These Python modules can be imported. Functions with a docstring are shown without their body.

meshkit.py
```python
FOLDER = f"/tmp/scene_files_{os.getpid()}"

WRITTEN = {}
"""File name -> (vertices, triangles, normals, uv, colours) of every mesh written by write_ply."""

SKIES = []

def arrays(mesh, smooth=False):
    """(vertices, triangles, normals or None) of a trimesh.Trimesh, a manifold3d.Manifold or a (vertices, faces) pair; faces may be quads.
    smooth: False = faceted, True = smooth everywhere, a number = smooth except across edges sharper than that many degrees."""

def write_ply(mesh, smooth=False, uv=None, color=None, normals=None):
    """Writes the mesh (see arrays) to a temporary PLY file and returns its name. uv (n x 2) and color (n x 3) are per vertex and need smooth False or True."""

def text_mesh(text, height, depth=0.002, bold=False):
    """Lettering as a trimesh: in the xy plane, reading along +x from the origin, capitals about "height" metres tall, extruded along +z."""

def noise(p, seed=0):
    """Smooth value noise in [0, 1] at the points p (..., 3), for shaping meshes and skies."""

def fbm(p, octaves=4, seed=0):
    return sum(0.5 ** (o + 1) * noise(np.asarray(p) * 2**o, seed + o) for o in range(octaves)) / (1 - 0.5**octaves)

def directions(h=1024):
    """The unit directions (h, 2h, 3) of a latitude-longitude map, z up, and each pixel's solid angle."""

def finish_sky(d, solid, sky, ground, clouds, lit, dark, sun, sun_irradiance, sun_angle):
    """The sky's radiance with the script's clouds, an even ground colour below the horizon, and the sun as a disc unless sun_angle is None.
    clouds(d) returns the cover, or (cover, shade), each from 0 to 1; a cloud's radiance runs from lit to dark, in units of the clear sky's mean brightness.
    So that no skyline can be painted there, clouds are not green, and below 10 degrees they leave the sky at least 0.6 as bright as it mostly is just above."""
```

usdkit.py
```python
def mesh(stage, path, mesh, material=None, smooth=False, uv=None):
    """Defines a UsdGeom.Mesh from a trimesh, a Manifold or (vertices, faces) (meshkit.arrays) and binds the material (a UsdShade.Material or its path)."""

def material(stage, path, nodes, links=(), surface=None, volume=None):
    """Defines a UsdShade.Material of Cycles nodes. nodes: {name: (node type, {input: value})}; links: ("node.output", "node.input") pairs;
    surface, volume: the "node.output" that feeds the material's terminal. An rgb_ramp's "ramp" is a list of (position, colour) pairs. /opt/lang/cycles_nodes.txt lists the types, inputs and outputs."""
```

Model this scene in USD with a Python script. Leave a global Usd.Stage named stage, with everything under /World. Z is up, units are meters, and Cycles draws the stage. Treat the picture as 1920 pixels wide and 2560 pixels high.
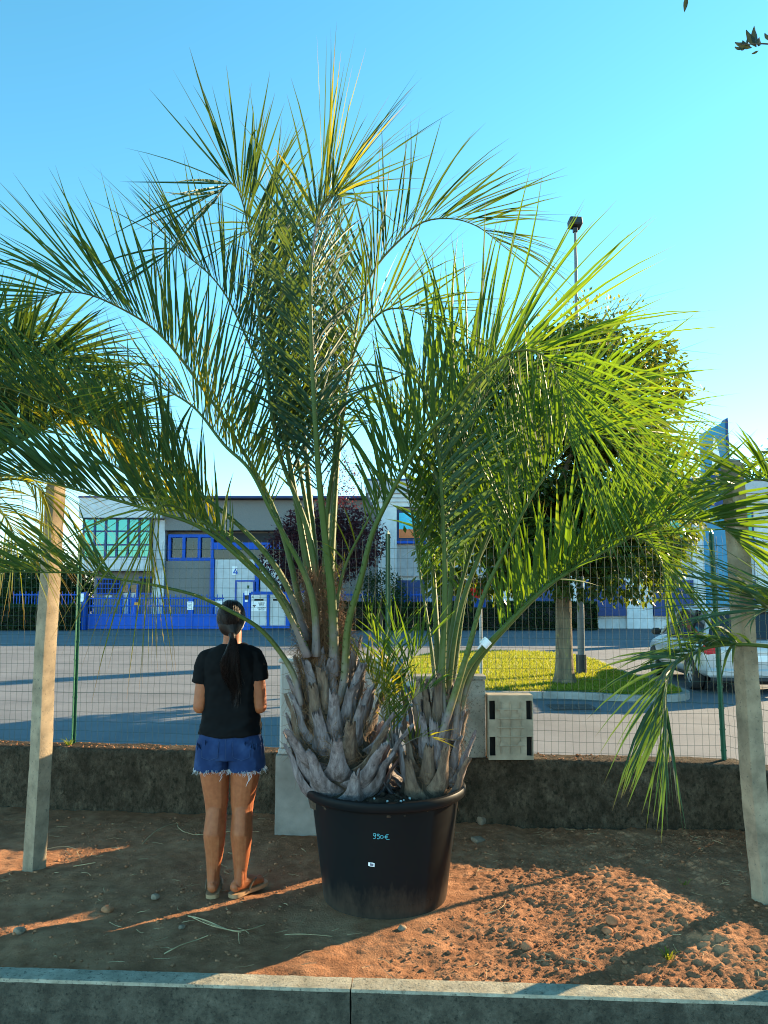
import math, numpy as np, trimesh, usdkit, meshkit
from manifold3d import Manifold
from scipy.interpolate import CubicSpline
from shapely.geometry import Polygon, Point, LineString
from shapely import affinity
from pxr import Usd, UsdGeom, UsdLux, UsdShade, Gf, Sdf, Vt

stage = Usd.Stage.CreateInMemory()
UsdGeom.SetStageUpAxis(stage, UsdGeom.Tokens.z)
UsdGeom.SetStageMetersPerUnit(stage, 1.0)
UsdGeom.Xform.Define(stage, '/World')
UsdGeom.Scope.Define(stage, '/World/Looks')

# ---------------------------------------------------------------- camera, sky, sun, exposure
EYE, PITCH, FOCAL, CY = 1.62, 0.08, 1920.0, 1339.0      # metres, radians, pixels of a 1920 x 2560 picture
EXPOSURE = 2.0
SUN_AZ, SUN_EL = math.radians(55.0), math.radians(18.2)
SKY_STRENGTH, SUN_INTENSITY = 0.070, 1.25
cam = UsdGeom.Camera.Define(stage, '/World/camera')
cam.CreateHorizontalApertureAttr(36.0)
cam.CreateVerticalApertureAttr(48.0)
cam.CreateFocalLengthAttr(36.0 * FOCAL / 1920.0)
cam.CreateVerticalApertureOffsetAttr(36.0 * (CY - 1280.0) / 1920.0)
cam.CreateClippingRangeAttr(Gf.Vec2f(0.05, 3000.0))
cam.CreateExposureAttr(EXPOSURE)
cp, sp = math.cos(PITCH), math.sin(PITCH)
cam.AddTransformOp().Set(Gf.Matrix4d(1, 0, 0, 0, 0, -sp, cp, 0, 0, -cp, -sp, 0, 0, 0, EYE, 1))
SUNV = np.array([math.cos(SUN_EL) * math.sin(SUN_AZ), math.cos(SUN_EL) * math.cos(SUN_AZ), math.sin(SUN_EL)])
dome = UsdLux.DomeLight.Define(stage, '/World/sky')
dome.GetPrim().SetCustomDataByKey('kind', 'structure')
dome.GetPrim().SetCustomDataByKey('label', 'clear turquoise blue summer evening sky without clouds')
skymat = usdkit.material(stage, '/World/Looks/sky_air', {
    's': ('sky_texture', dict(sky_type='single_scattering', sun_disc=False, sun_elevation=SUN_EL, sun_rotation=SUN_AZ, altitude=100.0, air_density=0.9, aerosol_density=0.05, ozone_density=2.5)),
    'h': ('hsv', dict(hue=0.470, saturation=1.17, value=1.42)),
    'b': ('background_shader', dict(strength=SKY_STRENGTH))}, [('s.color', 'h.color'), ('h.color', 'b.color')], surface='b.background')
UsdShade.MaterialBindingAPI.Apply(dome.GetPrim()).Bind(skymat)
sun = UsdLux.DistantLight.Define(stage, '/World/sun')
sun.CreateNormalizeAttr(True)
sun.CreateIntensityAttr(SUN_INTENSITY)
sun.CreateAngleAttr(0.53)
sun.CreateColorAttr(Gf.Vec3f(1.0, 0.76, 0.45))
zx = SUNV; xx = np.cross([0, 0, 1.0], zx); xx /= np.linalg.norm(xx); yx = np.cross(zx, xx)
sun.AddTransformOp().Set(Gf.Matrix4d(*xx, 0, *yx, 0, *zx, 0, 0, 0, 20, 1))

# ---------------------------------------------------------------- helpers
COUNT, BASE = {}, {}
def numbered(parent, name):
    k = (parent, name); n = COUNT.get(k, 0); COUNT[k] = n + 1
    return f'{parent}/{name}' if n == 0 else f'{parent}/{name}_{n:03d}'
def tag(path, label=None, cat=None, group=None, kind=None):
    p = stage.GetPrimAtPath(path)
    for k, v in (('label', label), ('category', cat), ('group', group), ('kind', kind)):
        if v: p.SetCustomDataByKey(k, v)
    return path
def thing(name, label, cat, loc=(0, 0, 0), group=None, kind=None):
    path = numbered('/World', name)
    x = UsdGeom.Xform.Define(stage, path)
    if any(loc): x.AddTranslateOp().Set(Gf.Vec3d(*map(float, loc)))
    BASE[path] = np.array(loc, float)
    return tag(path, label, cat, group, kind)
def obj(name, mesh, mat, parent='/World', smooth=False, uv=None, label=None, cat=None, group=None, kind=None):
    """One Mesh prim; vertices are given in world metres."""
    path = numbered(parent, name)
    top = '/'.join(path.split('/')[:3])
    off = BASE.get(top)
    if off is not None and off.any():
        v, f, _ = meshkit.arrays(mesh)
        mesh = (v - off, f)
    usdkit.mesh(stage, path, mesh, '/World/Looks/' + mat, smooth=smooth, uv=uv)
    return tag(path, label, cat, group, kind)
def P(px, py, d):
    """The point of the scene seen at pixel (px, py) of the 1920 x 2560 photograph, d metres ahead."""
    a, b = (px - 960.0) / FOCAL, (CY - py) / FOCAL
    dirv = np.array([a, cp - b * sp, sp + b * cp])
    return np.array([0, 0, EYE]) + dirv * (d / dirv[1])
def GP(px, py, z):
    a, b = (px - 960.0) / FOCAL, (CY - py) / FOCAL
    dirv = np.array([a, cp - b * sp, sp + b * cp])
    return np.array([0, 0, EYE]) + dirv * ((z - EYE) / dirv[2])
def cat(ms):
    vs, fs, n = [], [], 0
    for m in ms:
        v, f, _ = meshkit.arrays(m)
        vs.append(v); fs.append(f + n); n += len(v)
    return (np.vstack(vs), np.vstack(fs))
def box(x0, x1, y0, y1, z0, z1):
    m = trimesh.creation.box((x1 - x0, y1 - y0, z1 - z0))
    m.apply_translation(((x0 + x1) / 2, (y0 + y1) / 2, (z0 + z1) / 2))
    return m
def bev(x0, x1, y0, y1, z0, z1, r=0.01):
    """A box with chamfered edges."""
    c, h = np.array([(x0 + x1) / 2, (y0 + y1) / 2, (z0 + z1) / 2]), np.array([x1 - x0, y1 - y0, z1 - z0]) / 2
    r = min(r, *(h * 0.6))
    pts = []
    for s in np.ndindex(2, 2, 2):
        s = np.array(s) * 2 - 1
        for k in range(3):
            q = s * (h - r); q[k] = s[k] * h[k]; pts.append(c + q)
    return trimesh.convex.convex_hull(np.array(pts))
def rough_box(size, r, res, amp, freq=8.0, seed=0, amp2=0.0):
    """A solid block, edges rounded by r, its faces uneven by amp."""
    size = np.asarray(size, float)
    n = np.maximum(1, np.round(size / res)).astype(int)
    V, F, k = [], [], 0
    for ax in range(3):
        a, b = (ax + 1) % 3, (ax + 2) % 3
        ga, gb = np.meshgrid(np.linspace(-.5, .5, n[a] + 1), np.linspace(-.5, .5, n[b] + 1), indexing='ij')
        for s in (-1, 1):
            v = np.zeros(ga.shape + (3,)); v[..., a] = ga * size[a]; v[..., b] = gb * size[b]; v[..., ax] = s * size[ax] / 2
            i, j = np.meshgrid(np.arange(n[a]), np.arange(n[b]), indexing='ij')
            w = n[b] + 1
            q = np.stack([i * w + j, (i + 1) * w + j, (i + 1) * w + j + 1, i * w + j + 1], -1).reshape(-1, 4)
            if s < 0: q = q[:, ::-1]
            V.append(v.reshape(-1, 3)); F.append(q + k); k += len(V[-1])
    m = trimesh.Trimesh(np.vstack(V), np.vstack([np.vstack(F)[:, [0, 1, 2]], np.vstack(F)[:, [0, 2, 3]]]), process=True)
    v = np.array(m.vertices)
    inner = np.clip(v, -(size / 2 - r), size / 2 - r)
    d = v - inner; L = np.linalg.norm(d, axis=1, keepdims=True); nrm = d / np.maximum(L, 1e-9)
    v = inner + nrm * r
    v = v + nrm * ((meshkit.fbm(v * freq + seed * 7.3, 4, seed) - .5)[:, None] * 2 * amp)
    if amp2: v = v + nrm * ((meshkit.fbm(v * freq * 6 + seed, 2, seed + 5) - .5)[:, None] * 2 * amp2)
    return trimesh.Trimesh(v, m.faces, process=False)
def place(m, loc=(0, 0, 0), rz=0.0, rx=0.0, ry=0.0):
    m = m.copy()
    for a, ax in ((rx, (1, 0, 0)), (ry, (0, 1, 0)), (rz, (0, 0, 1))):
        if a: m.apply_transform(trimesh.transformations.rotation_matrix(a, ax))
    m.apply_translation(loc)
    return m
def tube(pts, rad, sides=8, cap=True, flat=1.0, ref=None):
    """A tube along pts with radii rad. flat squeezes it along its second axis."""
    p = np.asarray(pts, float); n = len(p)
    r = np.broadcast_to(np.asarray(rad, float), (n,))
    t = np.gradient(p, axis=0); t /= np.linalg.norm(t, axis=1, keepdims=True) + 1e-12
    a = np.zeros_like(p)
    ref = np.array(ref, float) if ref is not None else (np.array([0, 0, 1.0]) if abs(t[0, 2]) < .9 else np.array([1.0, 0, 0]))
    for i in range(n):
        ref = ref - t[i] * (ref @ t[i]); ref = ref / (np.linalg.norm(ref) + 1e-12); a[i] = ref
    b = np.cross(t, a)
    ang = np.arange(sides) * 2 * np.pi / sides
    v = p[:, None] + r[:, None, None] * (np.cos(ang)[None, :, None] * a[:, None] * flat + np.sin(ang)[None, :, None] * b[:, None])
    i, j = np.meshgrid(np.arange(n - 1), np.arange(sides), indexing='ij')
    q = np.stack([i * sides + j, i * sides + (j + 1) % sides, (i + 1) * sides + (j + 1) % sides, (i + 1) * sides + j], -1).reshape(-1, 4)
    f = np.vstack([q[:, [0, 1, 2]], q[:, [0, 2, 3]]])
    v = v.reshape(-1, 3)
    if cap:
        v = np.vstack([v, p[:1], p[-1:]]); k = np.arange(sides); k2 = (k + 1) % sides
        f = np.vstack([f, np.stack([np.full(sides, n * sides), k2, k], 1), np.stack([np.full(sides, n * sides + 1), (n - 1) * sides + k, (n - 1) * sides + k2], 1)])
    return (v, f)
def spline(pts, n, closed=False):
    p = np.asarray(pts, float)
    s = np.r_[0, np.cumsum(np.linalg.norm(np.diff(p, axis=0), axis=1) ** 0.7)]
    c = CubicSpline(s, p, axis=0, bc_type='natural')
    q = c(np.linspace(0, s[-1], 400))
    L = np.r_[0, np.cumsum(np.linalg.norm(np.diff(q, axis=0), axis=1))]
    return np.stack([np.interp(np.linspace(0, L[-1], n), L, q[:, k]) for k in range(3)], 1), L[-1]
def lathe(profile, sides=64, center=(0, 0, 0)):
    """profile: (radius, z) pairs, revolved; open at the ends unless the radius is 0."""
    pr = np.asarray(profile, float); n = len(pr)
    a = np.arange(sides) * 2 * np.pi / sides
    v = np.stack([pr[:, :1] * np.cos(a), pr[:, :1] * np.sin(a), np.repeat(pr[:, 1:], sides, 1)], -1).reshape(-1, 3) + center
    i, j = np.meshgrid(np.arange(n - 1), np.arange(sides), indexing='ij')
    q = np.stack([i * sides + j, i * sides + (j + 1) % sides, (i + 1) * sides + (j + 1) % sides, (i + 1) * sides + j], -1).reshape(-1, 4)
    return (v, np.vstack([q[:, [0, 1, 2]], q[:, [0, 2, 3]]]))
def prism(poly, z0, z1):
    m = trimesh.creation.extrude_polygon(poly if isinstance(poly, Polygon) else Polygon(poly), z1 - z0, engine='earcut')
    m.apply_translation((0, 0, z0))
    return m
def sheet(x0, x1, y0, y1, z, nx=1, ny=1):
    gx, gy = np.meshgrid(np.linspace(x0, x1, nx + 1), np.linspace(y0, y1, ny + 1), indexing='ij')
    v = np.stack([gx, gy, np.full_like(gx, z)], -1).reshape(-1, 3)
    i, j = np.meshgrid(np.arange(nx), np.arange(ny), indexing='ij'); w = ny + 1
    return (v, np.stack([i * w + j, (i + 1) * w + j, (i + 1) * w + j + 1, i * w + j + 1], -1).reshape(-1, 4))
def wall_text(text, height, loc, depth=0.004, bold=True, width=None):
    """Lettering that stands upright, facing the camera side (-y), its lower left corner at loc."""
    m = meshkit.text_mesh(text, height, depth, bold)
    v = np.array(m.vertices); v[:, 0] -= v[:, 0].min()
    if width: v[:, 0] *= width / v[:, 0].max()
    return trimesh.Trimesh(np.stack([v[:, 0] + loc[0], loc[1] - v[:, 2], v[:, 1] + loc[2]], 1), m.faces, process=False)

def look(name, stops, scale=6.0, detail=5.0, rough=0.8, spec=0.3, bump=0.0, bscale=40.0, bdist=0.01, metallic=0.0, stretch=None, fine=None, distortion=0.0, nrough=0.6, **extra):
    """A principled material: noise over the surface through a ramp of colours, with fine relief."""
    nodes = {'g': ('geometry', {}), 'm': ('mapping', dict(scale=stretch or (1, 1, 1))),
             'n': ('noise_texture', dict(scale=scale, detail=detail, roughness=nrough, distortion=distortion)),
             'r': ('rgb_ramp', {'ramp': stops}),
             'p': ('principled_bsdf', dict(roughness=rough, specular_ior_level=spec, metallic=metallic, **extra))}
    links = [('g.position', 'm.vector'), ('m.vector', 'n.vector'), ('n.fac', 'r.fac')]
    col = 'r.color'
    if fine:                                              # (scale, colour, from, to): specks of another colour
        nodes['f'] = ('noise_texture', dict(scale=fine[0], detail=3.0, roughness=0.7))
        nodes['fm'] = ('map_range', dict(from_min=fine[2], from_max=fine[3], clamp=True))
        nodes['fx'] = ('mix', dict(color2=fine[1]))
        links += [('m.vector', 'f.vector'), ('f.fac', 'fm.value'), ('fm.result', 'fx.fac'), (col, 'fx.color1')]
        col = 'fx.color'
    links.append((col, 'p.base_color'))
    if bump:
        nodes['bn'] = ('noise_texture', dict(scale=bscale, detail=4.0, roughness=0.65))
        nodes['b'] = ('bump', dict(strength=bump, distance=bdist))
        links += [('m.vector', 'bn.vector'), ('bn.fac', 'b.height'), ('b.normal', 'p.normal')]
    return usdkit.material(stage, '/World/Looks/' + name, nodes, links, surface='p.BSDF')
def leaf_look(name, dark, light, glow, tipc, rough=0.5, mixf=0.38, tip0=0.9):
    """Leaves: st.x runs from base to tip, st.y is a random number per leaf; light shines through."""
    g = np.array(glow)
    return usdkit.material(stage, '/World/Looks/' + name, {
        'u': ('uvmap', dict(attribute='st')), 's': ('separate_xyz', {}),
        'r': ('rgb_ramp', {'ramp': [(0, dark), (1, light)]}), 'rg': ('rgb_ramp', {'ramp': [(0, tuple(g * .8)), (0.8, tuple(g)), (1, tuple(g * (1.35, 1.05, 1)))]}),
        'tm': ('map_range', dict(from_min=tip0, from_max=1.0, clamp=True)), 'mx': ('mix', dict(color2=tipc)), 'mg': ('mix', dict(color2=tipc)),
        'p': ('principled_bsdf', dict(roughness=rough, specular_ior_level=0.20)), 't': ('translucent_bsdf', {}), 'x': ('mix_closure', dict(fac=mixf))},
        [('u.UV', 's.vector'), ('s.y', 'r.fac'), ('s.y', 'rg.fac'), ('s.x', 'tm.value'), ('tm.result', 'mx.fac'), ('tm.result', 'mg.fac'), ('r.color', 'mx.color1'), ('rg.color', 'mg.color1'),
         ('mx.color', 'p.base_color'), ('mg.color', 't.color'), ('p.BSDF', 'x.closure1'), ('t.BSDF', 'x.closure2')], surface='x.closure')
def plain(name, c, rough=0.5, spec=0.4, var=0.12, **k):
    c = np.array(c, float)
    return look(name, [(0.3, tuple(c * (1 - var))), (0.7, tuple(np.minimum(c * (1 + var), 1)))], scale=3.0, rough=rough, spec=spec, **k)

look('soil', [(0.2, (0.118, 0.051, 0.026)), (0.5, (0.265, 0.122, 0.062)), (0.8, (0.47, 0.24, 0.13))], scale=7, detail=12, nrough=0.72, rough=0.95, spec=0.1, bump=0.9, bscale=90, bdist=0.012, fine=(1.7, (0.43, 0.225, 0.12), 0.52, 0.75))
look('clod', [(0.3, (0.16, 0.066, 0.033)), (0.7, (0.40, 0.185, 0.095))], scale=14, detail=6, rough=0.95, spec=0.1, bump=0.6, bscale=120, bdist=0.006)
look('stone', [(0.3, (0.15, 0.105, 0.07)), (0.7, (0.28, 0.21, 0.145))], scale=20, rough=0.9, bump=0.5, bscale=90)
look('wall_concrete', [(0.30, (0.017, 0.012, 0.008)), (0.44, (0.043, 0.032, 0.021)), (0.56, (0.080, 0.060, 0.040)), (0.74, (0.20, 0.155, 0.105))], scale=8.0, detail=14, nrough=0.80, stretch=(1, 1, 0.75), rough=0.95, spec=0.08, bump=1.0, bscale=48, bdist=0.02, fine=(34, (0.018, 0.016, 0.010), 0.50, 0.70))
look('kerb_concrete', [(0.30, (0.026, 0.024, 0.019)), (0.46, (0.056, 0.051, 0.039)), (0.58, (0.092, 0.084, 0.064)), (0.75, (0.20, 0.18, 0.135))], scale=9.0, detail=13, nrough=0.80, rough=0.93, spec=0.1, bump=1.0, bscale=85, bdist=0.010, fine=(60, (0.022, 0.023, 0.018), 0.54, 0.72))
look('kerb_lit_top', [(0.30, (0.17, 0.155, 0.115)), (0.5, (0.30, 0.275, 0.21)), (0.72, (0.44, 0.41, 0.32))], scale=11, detail=12, nrough=0.75, rough=0.93, spec=0.1, bump=0.8, bscale=90, bdist=0.006, fine=(60, (0.075, 0.072, 0.056), 0.56, 0.70))  # paler cast finish, with the light on the kerb's top put into the colour
look('island_kerb', [(0.3, (0.17, 0.165, 0.15)), (0.7, (0.30, 0.29, 0.265))], scale=4, detail=9, rough=0.92, bump=0.5, bscale=80)
look('plinth_concrete', [(0.25, (0.15, 0.138, 0.12)), (0.75, (0.31, 0.29, 0.255))], scale=5, detail=8, rough=0.92, bump=0.5, bscale=120, bdist=0.004)
look('stake_concrete', [(0.25, (0.15, 0.118, 0.082)), (0.75, (0.40, 0.315, 0.215))], scale=9, detail=9, rough=0.92, spec=0.15, bump=0.8, bscale=150, bdist=0.005, fine=(60, (0.10, 0.095, 0.08), 0.60, 0.72))
look('old_box_concrete', [(0.25, (0.13, 0.125, 0.10)), (0.75, (0.34, 0.32, 0.27))], scale=6, detail=9, rough=0.92, bump=0.6, bscale=90, bdist=0.006, fine=(70, (0.07, 0.07, 0.055), 0.55, 0.68))
look('asphalt', [(0.25, (0.092, 0.102, 0.116)), (0.75, (0.170, 0.182, 0.198))], scale=0.6, detail=12, nrough=0.7, rough=0.9, spec=0.2, bump=0.5, bscale=180, bdist=0.006, fine=(260, (0.20, 0.195, 0.19), 0.56, 0.7))
look('earth', [(0.3, (0.12, 0.10, 0.07)), (0.7, (0.20, 0.17, 0.11))], scale=0.4, rough=0.95)
look('path_gravel', [(0.3, (0.14, 0.13, 0.12)), (0.7, (0.25, 0.23, 0.2))], scale=9, detail=8, rough=0.95, bump=0.6, bscale=80)
look('lawn', [(0.25, (0.10, 0.13, 0.012)), (0.75, (0.20, 0.22, 0.03))], scale=1.1, detail=7, rough=0.9, bump=0.6, bscale=60)
leaf_look('grass_blade', (0.09, 0.15, 0.012), (0.22, 0.25, 0.03), (0.40, 0.42, 0.03), (0.35, 0.3, 0.08), mixf=0.4)
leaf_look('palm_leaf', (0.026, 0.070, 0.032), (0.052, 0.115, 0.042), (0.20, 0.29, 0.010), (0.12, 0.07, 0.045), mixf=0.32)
leaf_look('palm_leaf_backlit', (0.034, 0.080, 0.026), (0.070, 0.13, 0.036), (0.21, 0.36, 0.008), (0.22, 0.11, 0.04), mixf=0.36)  # palm leaf with stronger glow: backlight put into the colour
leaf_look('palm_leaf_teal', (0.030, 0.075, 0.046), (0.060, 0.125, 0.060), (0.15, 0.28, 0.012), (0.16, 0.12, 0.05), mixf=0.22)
leaf_look('palm_leaf_shaded', (0.016, 0.050, 0.030), (0.032, 0.085, 0.044), (0.13, 0.20, 0.010), (0.10, 0.06, 0.045), mixf=0.30)  # palm leaf darkened, glowing less: the crown's self-shading put into the colour
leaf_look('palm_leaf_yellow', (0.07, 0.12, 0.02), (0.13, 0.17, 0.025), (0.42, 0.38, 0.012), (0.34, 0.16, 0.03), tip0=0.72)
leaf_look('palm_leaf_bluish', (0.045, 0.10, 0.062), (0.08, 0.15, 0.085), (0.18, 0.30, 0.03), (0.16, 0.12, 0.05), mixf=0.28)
leaf_look('tree_leaf', (0.016, 0.040, 0.012), (0.045, 0.085, 0.02), (0.20, 0.27, 0.012), (0.20, 0.18, 0.03), rough=0.4, mixf=0.35)
leaf_look('yellow_tree_leaf', (0.06, 0.085, 0.018), (0.13, 0.14, 0.03), (0.34, 0.34, 0.03), (0.25, 0.18, 0.03), mixf=0.4)
leaf_look('dark_leaf', (0.012, 0.030, 0.010), (0.030, 0.060, 0.016), (0.10, 0.16, 0.02), (0.05, 0.06, 0.02), mixf=0.25)
leaf_look('purple_leaf', (0.022, 0.010, 0.014), (0.060, 0.022, 0.028), (0.22, 0.05, 0.06), (0.08, 0.02, 0.03), mixf=0.3)
leaf_look('olive_leaf', (0.03, 0.04, 0.025), (0.05, 0.06, 0.035), (0.06, 0.08, 0.02), (0.04, 0.04, 0.02), mixf=0.12)
usdkit.material(stage, '/World/Looks/petiole', {'u': ('uvmap', dict(attribute='st')), 's': ('separate_xyz', {}), 'g': ('geometry', {}),
    'n': ('noise_texture', dict(scale=14.0, detail=4.0)), 'a': ('math', dict(math_type='multiply_add', value2=0.22, value3=-0.11)), 'ad': ('math', dict(math_type='add')),
    'r': ('rgb_ramp', {'ramp': [(0, (0.15, 0.115, 0.115)), (0.05, (0.17, 0.14, 0.12)), (0.12, (0.11, 0.115, 0.040)), (0.22, (0.060, 0.090, 0.018)), (0.6, (0.052, 0.082, 0.016)), (1, (0.09, 0.09, 0.02))]}),
    'n2': ('noise_texture', dict(scale=60.0, detail=3.0)), 'fm': ('map_range', dict(from_min=0.66, from_max=0.76, clamp=True)), 'mx': ('mix', dict(color2=(0.05, 0.035, 0.018))),
    'p': ('principled_bsdf', dict(roughness=0.5, specular_ior_level=0.22))},
    [('u.UV', 's.vector'), ('g.position', 'n.vector'), ('g.position', 'n2.vector'), ('n.fac', 'a.value1'), ('a.value', 'ad.value1'), ('s.x', 'ad.value2'), ('ad.value', 'r.fac'), ('r.color', 'mx.color1'), ('n2.fac', 'fm.value'), ('fm.result', 'mx.fac'), ('mx.color', 'p.base_color')], surface='p.BSDF')
look('leaf_base_bark', [(0.30, (0.028, 0.021, 0.020)), (0.43, (0.115, 0.090, 0.090)), (0.56, (0.20, 0.163, 0.163)), (0.74, (0.36, 0.31, 0.295))], scale=42, detail=9, nrough=0.75, stretch=(1, 1, 0.13), rough=0.7, spec=0.3, bump=0.7, bscale=120, bdist=0.006, fine=(13, (0.060, 0.042, 0.036), 0.53, 0.68))
look('leaf_base_brown', [(0.28, (0.030, 0.020, 0.015)), (0.45, (0.105, 0.066, 0.045)), (0.62, (0.19, 0.13, 0.09)), (0.8, (0.32, 0.24, 0.17))], scale=46, detail=9, nrough=0.75, stretch=(1, 1, 0.13), rough=0.7, spec=0.3, bump=0.7, bscale=120, bdist=0.006, fine=(13, (0.060, 0.042, 0.036), 0.53, 0.68))
look('cut_end', [(0.3, (0.16, 0.12, 0.09)), (0.7, (0.33, 0.26, 0.2))], scale=60, rough=0.9)
look('fibre', [(0.3, (0.10, 0.050, 0.024)), (0.7, (0.26, 0.145, 0.075))], scale=30, rough=0.85, spec=0.2)
look('trunk_core', [(0.3, (0.03, 0.02, 0.012)), (0.7, (0.09, 0.06, 0.04))], scale=30, rough=0.95, bump=0.8, bscale=60)
usdkit.material(stage, '/World/Looks/pot_plastic', {'g': ('geometry', {}), 's': ('separate_xyz', {}), 'mp': ('mapping', dict(scale=(1, 1, 0.3))), 'n': ('noise_texture', dict(scale=16.0, detail=9.0, roughness=0.75)), 'n3': ('noise_texture', dict(scale=3.0, detail=5.0)),
    'z': ('map_range', dict(from_min=0.0, from_max=0.20, to_min=0.30, to_max=-0.20)), 'ad': ('math', dict(math_type='add')), 'm': ('map_range', dict(from_min=0.40, from_max=0.95, clamp=True, to_max=0.80)),
    'c': ('mix', dict(color1=(0.0050, 0.0056, 0.0062), color2=(0.060, 0.042, 0.030))), 'rr': ('map_range', dict(from_min=0.3, from_max=0.7, to_min=0.34, to_max=0.52)),
    'b': ('bump', dict(strength=0.12, distance=0.006)), 'p': ('principled_bsdf', dict(specular_ior_level=0.10))},
    [('g.position', 's.vector'), ('g.position', 'mp.vector'), ('mp.vector', 'n.vector'), ('g.position', 'n3.vector'), ('s.z', 'z.value'), ('n.fac', 'ad.value1'), ('z.result', 'ad.value2'), ('ad.value', 'm.value'), ('m.result', 'c.fac'), ('c.color', 'p.base_color'), ('n3.fac', 'rr.value'), ('rr.result', 'p.roughness'), ('n3.fac', 'b.height'), ('b.normal', 'p.normal')], surface='p.BSDF')
look('potting_soil', [(0.3, (0.018, 0.012, 0.009)), (0.7, (0.075, 0.045, 0.028))], scale=40, rough=0.95, bump=0.8, bscale=100)
plain('perlite', (0.6, 0.58, 0.54), rough=0.8)
plain('chalk_blue', (0.10, 0.42, 0.50), rough=0.7)
plain('white_label', (0.72, 0.74, 0.76), rough=0.5)
plain('label_print', (0.12, 0.12, 0.16), rough=0.6)
look('straw', [(0.3, (0.26, 0.18, 0.09)), (0.7, (0.46, 0.35, 0.19))], scale=30, rough=0.75)
plain('fence_green', (0.012, 0.085, 0.045), rough=0.35, spec=0.5)
plain('wire_green', (0.020, 0.050, 0.036), rough=0.5)
look('cabinet_plastic', [(0.3, (0.31, 0.30, 0.275)), (0.7, (0.40, 0.39, 0.36))], scale=3, rough=0.5, spec=0.4, bump=0.1, bscale=200)
look('crate_plastic', [(0.3, (0.22, 0.185, 0.13)), (0.7, (0.40, 0.345, 0.25))], scale=9, detail=6, rough=0.6, spec=0.35, fine=(30, (0.26, 0.22, 0.16), 0.58, 0.75))
plain('hollow_dark', (0.01, 0.01, 0.01), rough=0.9)
plain('paint_blue', (0.001, 0.070, 0.40), rough=0.5, spec=0.2)
plain('paint_dark_blue', (0.003, 0.030, 0.13), rough=0.4)
plain('panel_white', (0.46, 0.47, 0.48), rough=0.45)
plain('stucco_white', (0.50, 0.51, 0.52), rough=0.85, bump=0.3, bscale=60)
look('stucco_grey', [(0.3, (0.13, 0.127, 0.125)), (0.7, (0.19, 0.186, 0.18))], scale=30, detail=8, rough=0.9, bump=0.8, bscale=22, bdist=0.03)
plain('roof_grey', (0.34, 0.35, 0.37), rough=0.7)
plain('shadow_room', (0.02, 0.02, 0.022), rough=0.9)
plain('amber', (0.65, 0.26, 0.02), rough=0.5)
plain('letter_blue', (0.02, 0.10, 0.42), rough=0.5)
plain('letter_dark', (0.03, 0.04, 0.06), rough=0.5)
plain('poster_cyan', (0.05, 0.50, 0.68), rough=0.4)
plain('poster_orange', (0.62, 0.15, 0.04), rough=0.5)
plain('sign_red', (0.55, 0.018, 0.02), rough=0.45)
plain('sign_white', (0.75, 0.76, 0.77), rough=0.45)
look('pylon_teal', [(0.2, (0.010, 0.10, 0.24)), (0.8, (0.020, 0.22, 0.34))], scale=0.8, rough=0.35, spec=0.5)
plain('metal_grey', (0.30, 0.31, 0.32), rough=0.45, metallic=0.6)
plain('lamp_pole', (0.10, 0.11, 0.12), rough=0.6)
plain('lamp_black', (0.015, 0.015, 0.017), rough=0.5)
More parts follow.
